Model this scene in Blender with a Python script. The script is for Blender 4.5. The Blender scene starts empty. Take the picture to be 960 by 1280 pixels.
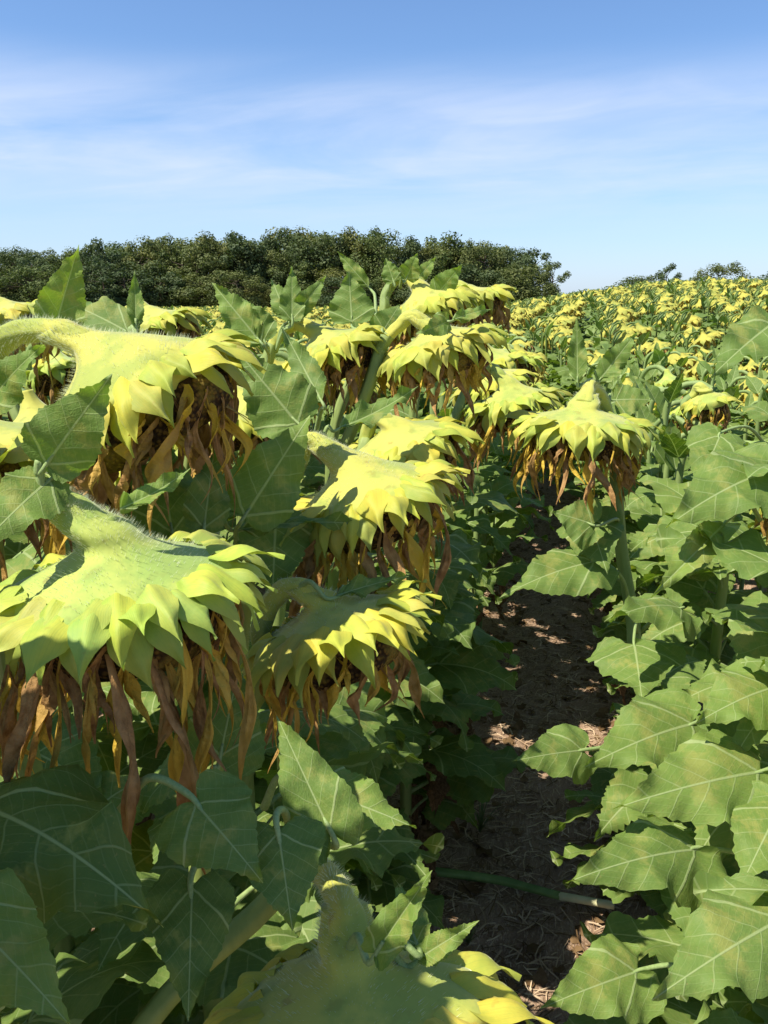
import bpy, math, random
import numpy as np
from mathutils import Vector, Matrix, noise

random.seed(11)
SC = bpy.context.scene
COL = SC.collection
PI = math.pi
def R(a): return math.radians(a)
def clamp(v, a=0., b=1.): return max(a, min(b, v))
def sm(a, b, v):
    t = clamp((v-a)/(b-a)); return t*t*(3-2*t)

# ------------------------------------------------------------------ camera
EYE = 1.60
YAW, PITCH, FPX = R(13.4), R(14.8), 1004.
F0 = Vector((-math.sin(YAW), math.cos(YAW), 0))
RT = Vector((math.cos(YAW), math.sin(YAW), 0))
FW = F0*math.cos(PITCH) + Vector((0, 0, -math.sin(PITCH)))
UP = F0*math.sin(PITCH) + Vector((0, 0, math.cos(PITCH)))
CAM = Vector((0, 0, EYE))
def at(px, py, d):
    """a point of the place at photo position px,py and depth d in metres"""
    return CAM + FW*d + RT*((px-480)/FPX*d) + UP*((640-py)/FPX*d)
def project(p):
    v = Vector(p)-CAM; d = v.dot(FW)
    if d < .05: return None
    return 480+v.dot(RT)/d*FPX, 640-v.dot(UP)/d*FPX, d

cd = bpy.data.cameras.new('camera'); cam = bpy.data.objects.new('camera', cd); COL.objects.link(cam)
cd.sensor_fit = 'VERTICAL'; cd.sensor_height = 24; cd.lens = FPX/1280*24
cd.clip_start = .02; cd.clip_end = 6000
cam.matrix_world = Matrix((RT, UP, -FW)).transposed().to_4x4() @ Matrix.Identity(4)
cam.location = CAM
SC.camera = cam

# ------------------------------------------------------------------ terrain
def height(x, y):
    # shallow dip, then the field climbs to a crest on the right
    az = (x + .10*y)                       # metres to the right of the path line
    d = max(0., y)
    right = sm(-4.5, 4.0, x + .02*y)
    dip = -.22*sm(2.5, 6, d)*(1-sm(6, 12, d))*right - .10*sm(2.5, 6, d)*(1-right)
    rise = (.80*sm(7, 29, d))*right - .06*sm(8, 25, d)*(1-right)
    beyond = -1.6*sm(32, 60, d)*right - .9*sm(36, 70, d)*(1-right)
    return dip + rise + beyond + .02*math.sin(x*.7+y*.35)*sm(3, 8, d)

# ------------------------------------------------------------------ mesh helpers
class MB:
    def __init__(s): s.v = []; s.f = []; s.m = []; s.uv = []
    def add(s, v, f, m=0, uv=None, mats=None):
        o = len(s.v); s.v += [tuple(p) for p in v]; s.f += [tuple(i+o for i in q) for q in f]
        s.m += (list(mats) if mats is not None else [m]*len(f)); s.uv += list(uv) if uv is not None else [(0., 0.)]*len(v)
    def merge(s, o, M=None, mm=None):
        vv = [M @ Vector(p) for p in o.v] if M is not None else o.v
        s.add(vv, o.f, uv=o.uv, mats=[(mm[i] if mm else i) for i in o.m])
    def mesh(s, name, mats, smooth=True):
        me = bpy.data.meshes.new(name); me.from_pydata(s.v, [], s.f); me.update()
        for m in mats: me.materials.append(m)
        n = len(me.polygons)
        me.polygons.foreach_set('material_index', s.m[:n])
        me.polygons.foreach_set('use_smooth', [smooth]*n)
        li = np.zeros(len(me.loops), dtype=np.int32); me.loops.foreach_get('vertex_index', li)
        uvl = me.uv_layers.new(name='UVMap'); arr = np.array(s.uv, dtype=np.float32)[li]
        uvl.data.foreach_set('uv', arr.ravel())
        return me

def obj(name, me, parent=None, M=None):
    o = bpy.data.objects.new(name, me); COL.objects.link(o)
    if parent is not None: o.parent = parent
    if M is not None: o.matrix_local = M
    return o
def tag(o, label=None, cat=None, group=None, kind=None):
    if label: o['label'] = label
    if cat: o['category'] = cat
    if group: o['group'] = group
    if kind: o['kind'] = kind
    return o
def empty(name, loc):
    o = bpy.data.objects.new(name, None); o.location = loc; o.empty_display_size = .1; COL.objects.link(o); return o

def catmull(P, n):
    P = [Vector(p) for p in P]; Q = [P[0]*2-P[1]]+P+[P[-1]*2-P[-2]]; out = []
    for i in range(1, len(Q)-2):
        a, b, c, d = Q[i-1:i+3]
        for k in range(n):
            t = k/n
            out.append(.5*((2*b)+(c-a)*t+(2*a-5*b+4*c-d)*t*t+(3*b-a-3*c+d)*t**3))
    out.append(P[-1]); return out

def tube(P, rad, sides=8, m=0, cap=True, wob=0., seed=0):
    """swept tube through points P with radii rad (list, interpolated)"""
    n = len(P); v = []; uv = []; T = []
    for i in range(n):
        t = (P[min(i+1, n-1)]-P[max(i-1, 0)]); T.append(t.normalized() if t.length > 1e-9 else Vector((0, 0, 1)))
    a = Vector((1, 0, 0)) if abs(T[0].x) < .8 else Vector((0, 1, 0))
    N = (a - T[0]*a.dot(T[0])).normalized()
    for i in range(n):
        N = (N - T[i]*N.dot(T[i])).normalized(); B = T[i].cross(N)
        u = i/(n-1)*(len(rad)-1); k = min(int(u), len(rad)-2); r = rad[k]*(1-(u-k))+rad[k+1]*(u-k)
        for s in range(sides):
            an = 2*PI*s/sides
            rr = r*(1+(.05*math.cos(6*an+seed) if wob else 0)+wob*noise.noise(Vector((math.cos(an)*1.5+seed, math.sin(an)*1.5, i*.35))))
            v.append(P[i]+(N*math.cos(an)+B*math.sin(an))*rr); uv.append((i/(n-1), s/sides))
    f = [(i*sides+s, i*sides+(s+1) % sides, (i+1)*sides+(s+1) % sides, (i+1)*sides+s) for i in range(n-1) for s in range(sides)]
    if cap: f += [tuple(range(sides-1, -1, -1)), tuple((n-1)*sides+s for s in range(sides))]
    b = MB(); b.add(v, f, m, uv); return b

# ------------------------------------------------------------------ materials
def newmat(name):
    m = bpy.data.materials.new(name); m.use_nodes = True; nt = m.node_tree; nt.nodes.clear(); return m, nt
class NT:
    def __init__(s, nt): s.nt = nt
    def n(s, t, **k):
        x = s.nt.nodes.new(t)
        for a, b in k.items(): setattr(x, a, b)
        return x
    def L(s, a, b): s.nt.links.new(a, b)
    def val(s, sock, v):
        if hasattr(v, 'links') or isinstance(v, bpy.types.NodeSocket): s.L(v, sock)
        else: sock.default_value = v
    def math(s, op, a, b=0., c=None, cl=False):
        x = s.n('ShaderNodeMath', operation=op, use_clamp=cl); s.val(x.inputs[0], a); s.val(x.inputs[1], b)
        if c is not None: s.val(x.inputs[2], c)
        return x.outputs[0]
    def mix(s, f, a, b, bt='MIX'):
        x = s.n('ShaderNodeMix', data_type='RGBA', blend_type=bt); s.val(x.inputs[0], f)
        for i, q in ((6, a), (7, b)):
            if isinstance(q, (tuple, list)): x.inputs[i].default_value = (*q[:3], 1)
            else: s.L(q, x.inputs[i])
        return x.outputs[2]
    def noise(s, vec, scale, detail=3, rough=.55, dist=0.):
        x = s.n('ShaderNodeTexNoise'); x.inputs['Scale'].default_value = scale; x.inputs['Detail'].default_value = detail
        x.inputs['Roughness'].default_value = rough; x.inputs['Distortion'].default_value = dist
        if vec is not None: s.L(vec, x.inputs['Vector'])
        return x.outputs[0]
    def ramp(s, f, lo, hi):
        x = s.n('ShaderNodeMapRange'); x.interpolation_type = 'SMOOTHSTEP'; s.L(f, x.inputs[0]); x.inputs[1].default_value = lo; x.inputs[2].default_value = hi
        return x.outputs[0]
    def bump(s, h, st=.3, dist=.002, nrm=None):
        x = s.n('ShaderNodeBump'); x.inputs['Strength'].default_value = st; x.inputs['Distance'].default_value = dist; s.L(h, x.inputs['Height'])
        if nrm is not None: s.L(nrm, x.inputs['Normal'])
        return x.outputs[0]
    def surf(s, col, rough=.6, spec=.3, nrm=None, trans=None, tw=.2, sheen=0., sheencol=(1, 1, 1)):
        p = s.n('ShaderNodeBsdfPrincipled'); s.val(p.inputs['Base Color'], col if not isinstance(col, tuple) else (*col, 1)); s.val(p.inputs['Roughness'], rough)
        p.inputs['Specular IOR Level'].default_value = spec
        if sheen: p.inputs['Sheen Weight'].default_value = sheen; p.inputs['Sheen Tint'].default_value = (*sheencol, 1); p.inputs['Sheen Roughness'].default_value = .4
        if nrm is not None: s.L(nrm, p.inputs['Normal'])
        out = p.outputs[0]
        if trans is not None:
            t = s.n('ShaderNodeBsdfTranslucent'); s.val(t.inputs[0], trans if not isinstance(trans, tuple) else (*trans, 1))
            if nrm is not None: s.L(nrm, t.inputs['Normal'])
            mx = s.n('ShaderNodeMixShader'); mx.inputs[0].default_value = tw; s.L(out, mx.inputs[1]); s.L(t.outputs[0], mx.inputs[2]); out = mx.outputs[0]
        o = s.n('ShaderNodeOutputMaterial'); s.L(out, o.inputs[0])

def leaf_material(name, top=(.140, .212, .040), dark=(.080, .138, .024), far=False, stuff=False):
    m, nt = newmat(name); q = NT(nt)
    tc = q.n('ShaderNodeTexCoord'); oi = q.n('ShaderNodeObjectInfo'); geo = q.n('ShaderNodeNewGeometry')
    if stuff:
        rnd = q.noise(geo.outputs['Position'], 2.6, 2)
        col = q.mix(q.ramp(rnd, .35, .65), dark, top)
        col = q.mix(q.ramp(q.noise(geo.outputs['Position'], 9., 2), .55, .75), col, (.25, .29, .08))
        q.surf(col, .55, .3, None, q.mix(1., col, (1.2, 1.5, .6), 'MULTIPLY'), .22); return m
    rnd = oi.outputs['Random']
    col = q.mix(rnd, dark, top)
    # slow mottling, a few yellowed plants, tint through the object's own colour
    mot = q.noise(tc.outputs['Object'], 14., 4)
    col = q.mix(q.math('MULTIPLY', q.ramp(mot, .42, .72), .5), col, (.22, .25, .06))
    col = q.mix(1., col, oi.outputs['Color'], 'MULTIPLY')
    nrm = None
    uv = q.n('ShaderNodeSeparateXYZ'); q.L(tc.outputs['UV'], uv.inputs[0])
    u = uv.outputs[0]; v = q.math('ABSOLUTE', q.math('SUBTRACT', uv.outputs[1], .5))
    wn = q.math('MULTIPLY', q.math('SUBTRACT', q.noise(tc.outputs['UV'], 5., 2), .5), .05)
    mid = q.math('SUBTRACT', 1., q.ramp(q.math('DIVIDE', v, q.math('SUBTRACT', 1.35, u)), .004, .0145))
    ph = q.math('ADD', q.math('SUBTRACT', u, q.math('MULTIPLY', v, .78)), wn)
    fr = q.math('ABSOLUTE', q.math('SUBTRACT', q.math('FRACT', q.math('ADD', q.math('MULTIPLY', ph, 5.2), .5)), .5))
    wid = q.math('MULTIPLY', q.math('SUBTRACT', .62, v), .085)
    lat = q.math('SUBTRACT', 1., q.ramp(q.math('DIVIDE', fr, wid), .35, 1.))
    first = q.math('SUBTRACT', 1., q.ramp(q.math('ABSOLUTE', ph), .008, .020))
    # fine branches that leave the side veins
    ph2 = q.math('ADD', q.math('ADD', q.math('MULTIPLY', u, .75), v), q.math('MULTIPLY', wn, 1.5))
    fr2 = q.math('ABSOLUTE', q.math('SUBTRACT', q.math('FRACT', q.math('MULTIPLY', ph2, 15.)), .5))
    fine = q.math('MULTIPLY', q.math('SUBTRACT', 1., q.ramp(fr2, .02, .085)), .16)
    vein = q.math('MAXIMUM', q.math('MAXIMUM', mid, q.math('MULTIPLY', first, .9)), q.math('MAXIMUM', q.math('MULTIPLY', lat, .5), fine))
    if not far:
        vor = q.n('ShaderNodeTexVoronoi', feature='DISTANCE_TO_EDGE'); vor.inputs['Scale'].default_value = 34.; q.L(tc.outputs['UV'], vor.inputs['Vector'])
        net = q.ramp(vor.outputs[0], .0, .28)
        h = q.math('ADD', q.math('MULTIPLY', net, .16), q.math('MULTIPLY', vein, -1.0))
        h = q.math('ADD', h, q.math('MULTIPLY', q.noise(tc.outputs['UV'], 9., 3), .9))
        nrm = q.bump(h, .38, .0022)
        # small holes' rims and rust specks
        sp = q.ramp(q.noise(tc.outputs['Object'], 60., 2), .66, .73)
        col = q.mix(q.math('MULTIPLY', sp, .75), col, (.24, .17, .06))
        wear = q.math('MULTIPLY', q.ramp(q.math('ADD', q.noise(tc.outputs['Object'], 3.5, 5, .65), q.math('MULTIPLY', rnd, .10)), .60, .74), .8)
        col = q.mix(wear, col, (.34, .31, .08))
    col = q.mix(q.math('MULTIPLY', vein, .75), col, (.50, .56, .28))
    # the lower face is paler and greyer
    col = q.mix(q.math('MULTIPLY', geo.outputs['Backfacing'], .45), col, (.16, .235, .06))
    rough = .56
    q.surf(col, rough, .15, nrm, q.mix(1., col, (1.5, 1.8, .45), 'MULTIPLY'), .25)
    return m

def bract_material(name):
    m, nt = newmat(name); q = NT(nt)
    tc = q.n('ShaderNodeTexCoord'); oi = q.n('ShaderNodeObjectInfo')
    uv = q.n('ShaderNodeSeparateXYZ'); q.L(tc.outputs['UV'], uv.inputs[0])
    u = uv.outputs[0]
    mot = q.noise(tc.outputs['Object'], 28., 4)
    col = q.mix(q.ramp(mot, .35, .7), (.62, .54, .085), (.50, .49, .085))
    col = q.mix(q.math('MULTIPLY', q.ramp(q.noise(tc.outputs['Object'], 9., 4, .6), .45, .62), .7), col, (.34, .42, .07))
    col = q.mix(q.ramp(u, .30, 1.1), col, (.40, .42, .065))
    vv = q.math('ABSOLUTE', q.math('SUBTRACT', uv.outputs[1], .5))
    fv = q.math('ABSOLUTE', q.math('SUBTRACT', q.math('FRACT', q.math('MULTIPLY', q.math('DIVIDE', vv, q.math('SUBTRACT', 1.25, u)), 9.)), .5))
    col = q.mix(q.math('MULTIPLY', q.math('SUBTRACT', 1., q.ramp(fv, .0, .12)), .30), col, (.30, .38, .08))
    col = q.mix(q.math('MULTIPLY', q.ramp(q.noise(tc.outputs['Object'], 60., 3), .62, .74), .35), col, (.42, .27, .05))
    col = q.mix(1., col, oi.outputs['Color'], 'MULTIPLY')
    lines = q.n('ShaderNodeTexWave', wave_type='BANDS', bands_direction='Y'); lines.inputs['Scale'].default_value = 7.; lines.inputs['Distortion'].default_value = 1.5; q.L(tc.outputs['UV'], lines.inputs['Vector'])
    nrm = q.bump(q.math('ADD', q.math('MULTIPLY', lines.outputs[1], .10), q.noise(tc.outputs['Object'], 90., 4)), .35, .0012)
    q.surf(col, .58, .25, nrm, q.mix(1., col, (1.1, 1.2, .45), 'MULTIPLY'), .25, sheen=.12, sheencol=(1, 1, .8))
    return m

def neck_material(name):
    m, nt = newmat(name); q = NT(nt)
    tc = q.n('ShaderNodeTexCoord'); oi = q.n('ShaderNodeObjectInfo')
    mot = q.noise(tc.outputs['Object'], 22., 4)
    col = q.mix(q.ramp(mot, .3, .7), (.50, .50, .11), (.38, .43, .10))
    col = q.mix(q.math('MULTIPLY', q.ramp(q.noise(tc.outputs['Object'], 45., 3), .62, .70), .6), col, (.33, .24, .06))
    col = q.mix(q.math('MULTIPLY', q.ramp(q.noise(tc.outputs['Object'], 11., 5, .65), .46, .62), .75), col, (.29, .37, .085))
    col = q.mix(1., col, oi.outputs['Color'], 'MULTIPLY')
    nrm = q.bump(q.math('ADD', q.noise(tc.outputs['Object'], 240., 3), q.math('MULTIPLY', mot, 2.)), .35, .001)
    q.surf(col, .7, .2, nrm, q.mix(1., col, (1.1, 1.1, .5), 'MULTIPLY'), .12, sheen=.45, sheencol=(1, 1, .85))
    return m

def simple(name, c1, c2, scale=20., rough=.8, bumpd=.002, bs=.4, spec=.2, trans=0., tint=False, stretch=None, rnd=None):
    m, nt = newmat(name); q = NT(nt)
    tc = q.n('ShaderNodeTexCoord'); oi = q.n('ShaderNodeObjectInfo'); vec = tc.outputs['Object']
    if stretch:
        mp = q.n('ShaderNodeMapping'); mp.inputs['Scale'].default_value = stretch; q.L(vec, mp.inputs[0]); vec = mp.outputs[0]
    f = q.noise(vec, scale, 4)
    col = q.mix(q.ramp(f, .3, .7), c1, c2)
    if rnd: col = q.mix(q.ramp(oi.outputs['Random'], rnd[1], rnd[2]), col, rnd[0])
    if tint: col = q.mix(1., col, oi.outputs['Color'], 'MULTIPLY')
    nrm = q.bump(q.noise(vec, scale*2.5, 4), bs, bumpd)
    q.surf(col, rough, spec, nrm, col if trans else None, trans or .2)
    return m

M_LEAF = leaf_material('leaf_green'); M_LEAFM = leaf_material('leaf_green_mid', far=True)
M_LEAFF = leaf_material('leaf_green_field', top=(.18, .25, .06), dark=(.10, .16, .04), stuff=True)
M_STEM = simple('stem_green', (.24, .31, .10), (.16, .235, .07), 30., .6, .001, .5, .3, tint=True, stretch=(1, 1, .15))
M_PET = simple('petiole_green', (.27, .35, .13), (.20, .28, .09), 30., .55, .001, .4, .3)
M_BRACT = bract_material('bract_yellow_green'); M_NECK = neck_material('flower_back')
M_PETAL = simple('withered_petal', (.46, .27, .10), (.25, .13, .042), 75., .65, .0025, 1., .2, trans=.22, rnd=((.60, .41, .05), .35, .9))
M_DISC, nt = newmat('seed_disc'); q = NT(nt); tc = q.n('ShaderNodeTexCoord')
vo = q.n('ShaderNodeTexVoronoi'); vo.inputs['Scale'].default_value = 190.; q.L(tc.outputs['Object'], vo.inputs['Vector'])
c = q.mix(q.ramp(vo.outputs[0], .15, .6), (.17, .10, .025), (.035, .02, .010)); c = q.mix(q.math('MULTIPLY', q.ramp(q.noise(tc.outputs['Object'], 25., 4), .48, .62), .65), c, (.26, .19, .035))
q.surf(c, .85, .1, q.bump(q.math('SUBTRACT', 1., vo.outputs[0]), 1., .004))
M_DRY = simple('dry_leaf', (.23, .145, .07), (.12, .07, .03), 18., .85, .004, .8, .1, trans=.15)
M_STRAW = simple('straw', (.62, .47, .30), (.36, .24, .14), 12., .8, .002, .4, .2)
M_BARK = simple('bark', (.11, .085, .06), (.06, .045, .032), 3., .9, .03, .6, .1)
M_BF = simple('bract_field', (.58, .50, .085), (.32, .35, .07), 9., .65, .003, .2, .2, trans=.2)

# ground
M_GROUND, nt = newmat('dry_soil'); q = NT(nt)
geo = q.n('ShaderNodeNewGeometry'); pos = geo.outputs['Position']
mp = q.n('ShaderNodeMapping'); mp.inputs['Scale'].default_value = (1., .33, 1.); mp.inputs['Rotation'].default_value = (0, 0, 1.35); q.L(pos, mp.inputs[0])
n1 = q.noise(pos, 5., 6, .6); n2 = q.noise(mp.outputs[0], 90., 4, .65, 1.5); n3 = q.noise(pos, 42., 5, .7)
c = q.mix(q.ramp(n1, .35, .65), (.26, .165, .10), (.36, .24, .155))
c = q.mix(q.ramp(n2, .48, .66), c, (.48, .345, .23))
c = q.mix(q.math('MULTIPLY', q.ramp(n3, .55, .7), .6), c, (.13, .08, .05))
sx = q.n('ShaderNodeSeparateXYZ'); q.L(pos, sx.inputs[0])
c = q.mix(q.ramp(sx.outputs[1], 40., 60.), c, q.mix(q.noise(pos, .15, 4), (.10, .13, .045), (.19, .17, .08)))
h = q.math('ADD', q.math('MULTIPLY', n3, .6), q.math('ADD', q.math('MULTIPLY', n2, .5), n1))
q.surf(c, .92, .1, q.bump(h, .9, .02))

def tree_mat(name, c1, c2):
    m, nt = newmat(name); q = NT(nt); tc = q.n('ShaderNodeTexCoord'); oi = q.n('ShaderNodeObjectInfo')
    col = q.mix(q.ramp(q.noise(tc.outputs['Object'], .55, 3), .35, .65), c1, c2)
    col = q.mix(1., col, oi.outputs['Color'], 'MULTIPLY')
    q.surf(col, .6, .2, None, q.mix(1., col, (1.2, 1.4, .6), 'MULTIPLY'), .2)
    return m
M_TREE = tree_mat('tree_leaves', (.070, .095, .034), (.120, .140, .050))

# ------------------------------------------------------------------ leaf shapes
OUT_BROAD = [(0, 0), (-.07, .05), (-.16, .16), (-.17, .30), (-.09, .43), (.05, .50), (.20, .475), (.36, .40), (.53, .31), (.68, .20), (.80, .115), (.91, .045), (1, 0)]
OUT_OVATE = [(0, 0), (-.03, .05), (-.05, .13), (0, .23), (.12, .30), (.27, .315), (.43, .27), (.60, .19), (.76, .11), (.89, .045), (1, 0)]
OUT_NARROW = [(0, 0), (.0, .03), (.05, .10), (.15, .165), (.30, .20), (.46, .19), (.62, .145), (.77, .085), (.9, .035), (1, 0)]
def half_outline(kind, n, teeth, rng):
    P = catmull([(a, b, 0) for a, b in kind], 8)
    # resample evenly
    L = [0]
    for i in range(1, len(P)): L.append(L[-1]+(P[i]-P[i-1]).length)
    out = []; j = 0
    for k in range(n+1):
        s = L[-1]*k/n
        while j < len(L)-2 and L[j+1] < s: j += 1
        t = (s-L[j])/max(1e-9, L[j+1]-L[j]); out.append(P[j].lerp(P[j+1], clamp(t)))
    res = []
    for k, p in enumerate(out):
        a = out[max(0, k-1)]; b = out[min(n, k+1)]; t = (b-a).normalized(); nr = Vector((-t.y, t.x, 0))
        if nr.y < 0 and p.x > -.1: pass
        nr = Vector((t.y*-1, t.x, 0)) if (p+Vector((t.y*-1, t.x, 0))*.01 - Vector((.25, 0, 0))).length > (p-Vector((.25, 0, 0))).length else Vector((t.y, -t.x, 0))
        env = sm(.06, .2, k/n)*(1-sm(.86, 1., k/n))
        amp = .75*teeth*env*((1. if k % 2 else -.45)*rng.choice((.25, .6, 1., 1.6))*rng.uniform(.6, 1.3)+.7*math.sin(k*.9+rng.random()))
        q_ = p + nr*amp + t*(-.4*abs(amp))
        res.append((q_.x, max(0., q_.y)))
    res[0] = (0, 0); res[-1] = (1, 0); return res

def blade(kind=OUT_BROAD, n=40, m=6, teeth=.018, fold=.25, p0=0., bend=-60., side=.2, rip=.03, width=1., seed=0, curl=0., twist=0., holes=0.):
    """unit-length blade: base at the origin, +X to the tip, +Z the upper face. p0 start pitch, bend total (degrees)"""
    rng = random.Random(seed); b = MB(); ph = rng.random()*6; fq = 9+4*rng.random(); sag = rng.uniform(-.05, .05)
    # arc table
    T = 40; ax = [0.]; az = [0.]; an = []
    for i in range(T+1):
        u = i/T; a = R(p0+bend*(u**1.25)); an.append(a)
        ax.append(ax[-1]+math.cos(a)/T); az.append(az[-1]+math.sin(a)/T)
    def arc(x):
        if x <= 0: return Vector((x*math.cos(an[0]), 0, x*math.sin(an[0]))), an[0]
        k = min(T-1, int(x*T)); t = x*T-k
        return Vector((ax[k]+(ax[k+1]-ax[k])*t, 0, az[k]+(az[k+1]-az[k])*t)), an[k]
    def put(x, y, s, sg):
        c, a = arc(x); yy = abs(y)
        z = fold*yy*(1-.5*x) - side*yy*yy*2.2 + (.006)*math.cos(5.2*2*PI*(x-.78*yy)+.4)*min(1, s*2)*(1-x*.5)
        z += rip*s*s*math.sin(fq*x+ph+sg*1.7)+rip*.6*s*math.sin(fq*2.1*x+ph*2+sg)*s + sag*y*sg*.3
        z += curl*s*s*yy
        yk = y*(1-.25*abs(fold)*.6)
        if twist:
            tw = twist*x; yk, z = yk*math.cos(tw)-z*math.sin(tw), yk*math.sin(tw)+z*math.cos(tw)
        up = Vector((-math.sin(a), 0, math.cos(a)))
        return c + Vector((0, yk, 0)) + up*z
    idx = {}
    v = []; uv = []
    def vid(key, x, y, s, sg):
        if key in idx: return idx[key]
        idx[key] = len(v); v.append(put(x, y, s, sg)); uv.append((x, .5+y)); return idx[key]
    faces = []
    for sg in (1, -1):
        O = half_outline(kind, n, teeth, rng); sp = []
        for i, (ox, oy) in enumerate(O):
            oy *= width; mx = clamp(ox-.78*oy) if i < n else 1.
            sp.append((mx, ox, oy))
        for i in range(1, len(sp)):
            if sp[i][0] < sp[i-1][0]: sp[i] = (sp[i-1][0], sp[i][1], sp[i][2])
        rows = []
        for i, (mx, ox, oy) in enumerate(sp):
            row = []
            for j in range(m+1):
                s = j/m; x = mx+(ox-mx)*s; y = oy*s*sg
                key = ('m', round(mx, 5)) if j == 0 else ((i, j, sg) if oy > 1e-6 else ('m', round(x, 5)))
                row.append(vid(key, x, y, s, sg))
            rows.append(row)
        for i in range(len(rows)-1):
            if holes and rng.random() < .0: continue
            for j in range(m):
                q4 = [rows[i][j], rows[i+1][j], rows[i+1][j+1], rows[i][j+1]]
                if sg > 0: q4.reverse()
                u4 = []
                for k in q4:
                    if k not in u4: u4.append(k)
                if len(u4) >= 3: faces.append(tuple(u4))
    # orient: upper face +Z
    b.add(v, faces, 0, uv)
    f0 = faces[len(faces)//3]; a_, b_, c_ = (Vector(v[f0[0]]), Vector(v[f0[1]]), Vector(v[f0[2]]))
    return b

def full_leaf(lp=.45, rise=40., **k):
    """petiole (length lp in blade lengths) from the origin along +X, then the blade"""
    P = [Vector((0, 0, 0))]; p0 = k.get('p0', 0.); N = 7
    for i in range(N):
        a = R(rise+(p0-rise)*((i+.5)/N)**1.5); P.append(P[-1]+Vector((math.cos(a), 0, math.sin(a)))*lp/N)
    b = MB(); n, m = k.get('n', 40), k.get('m', 6)
    b.merge(tube(P, [.028, .018, .017], 6 if n > 20 else 3, 1, False))
    b.merge(blade(**k), Matrix.Translation(P[-1])); return b

HI = []; MID = []; UPR = []; UPRM = []
rg = random.Random(5)
for i in range(9):
    k = dict(kind=OUT_BROAD if i % 3 else OUT_OVATE, teeth=.017+.008*rg.random(), fold=rg.uniform(.05, .35), p0=rg.uniform(-5, 25), bend=rg.uniform(-95, -45), side=rg.uniform(.1, .5), rip=rg.uniform(.03, .075), width=rg.uniform(.92, 1.12), seed=i, twist=rg.uniform(-.5, .5))
    lp, ri = rg.uniform(.38, .6), rg.uniform(25, 55)
    HI.append(full_leaf(lp, ri, n=44, m=6, **k).mesh('leaf', [M_LEAF, M_PET]))
    k['teeth'] *= 1.2
    MID.append(full_leaf(lp, ri, n=18, m=3, **k))
MIDM = [b.mesh('leaf_mid', [M_LEAFM, M_PET]) for b in MID]
for i in range(5):
    k = dict(kind=OUT_NARROW if i % 2 else OUT_OVATE, teeth=.010, fold=rg.uniform(.3, .7), p0=rg.uniform(45, 75), bend=rg.uniform(-60, 25), side=.1, rip=.03, seed=40+i, twist=rg.uniform(-.6, .6))
    UPR.append(full_leaf(.22, 40, n=30, m=5, **k).mesh('leaf', [M_LEAF, M_PET])); UPRM.append(full_leaf(.22, 40, n=14, m=2, **k))
UPRMM = [b.mesh('leaf_mid', [M_LEAFM, M_PET]) for b in UPRM]
DRY = []
for i in range(4):
    k = dict(kind=OUT_OVATE, n=22, m=4, teeth=.03, fold=rg.uniform(.8, 1.6), p0=-50, bend=rg.uniform(-60, -10), side=-.8, rip=.12, seed=70+i, twist=rg.uniform(-2, 2), width=.8)
    DRY.append(full_leaf(.4, -10, **k).mesh('leaf', [M_DRY, M_DRY]))

# ------------------------------------------------------------------ flower heads
def bract(n=12, m=4, L=.08, W=.046, a0=-15., a1=-85., cup=.35, tipc=25., seed=0):
    rng = random.Random(seed); v = []; uv = []; P = [Vector((0, 0, 0))]; A = []; tw = rng.uniform(-.35, .35); bulge = rng.uniform(.0, .12)
    for i in range(n+1):
        t = i/n; a = R(a0+(a1-a0)*t**1.1 + (tipc*((t-.72)/.28)**2 if t > .72 else 0)); A.append(a)
        P.append(P[-1]+Vector((math.cos(a), 0, math.sin(a)))*L/n)
    for i in range(n+1):
        t = i/n
        w = float(np.interp(t, [0, .12, .32, .5, .66, .8, .9, 1], [.50, .84, 1., .80, .44, .20, .09, 0]))
        w = max(w, .0)
        for j in range(-m, m+1):
            s = j/m; y = s*w*W/2; z = (-cup*(s*s)*w*W*.5 + .09*W*math.cos(s*PI*2.)*w*.5+ bulge*W*math.sin(t*PI)*(1-s*s) + .02*W*math.sin(9*t+seed+s*2)*3)
            k = tw*t; y, z = y*math.cos(k)-z*math.sin(k), y*math.sin(k)+z*math.cos(k)
            a = A[i]; v.append(P[i]+Vector((0, y, 0))+Vector((-math.sin(a), 0, math.cos(a)))*z); uv.append((t, .5+s*.5*w))
    c = 2*m+1
    f = [(i*c+j, (i+1)*c+j, (i+1)*c+j+1, i*c+j+1) for i in range(n) for j in range(c-1)]
    b = MB(); b.add(v, f, 0, uv); return b

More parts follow.
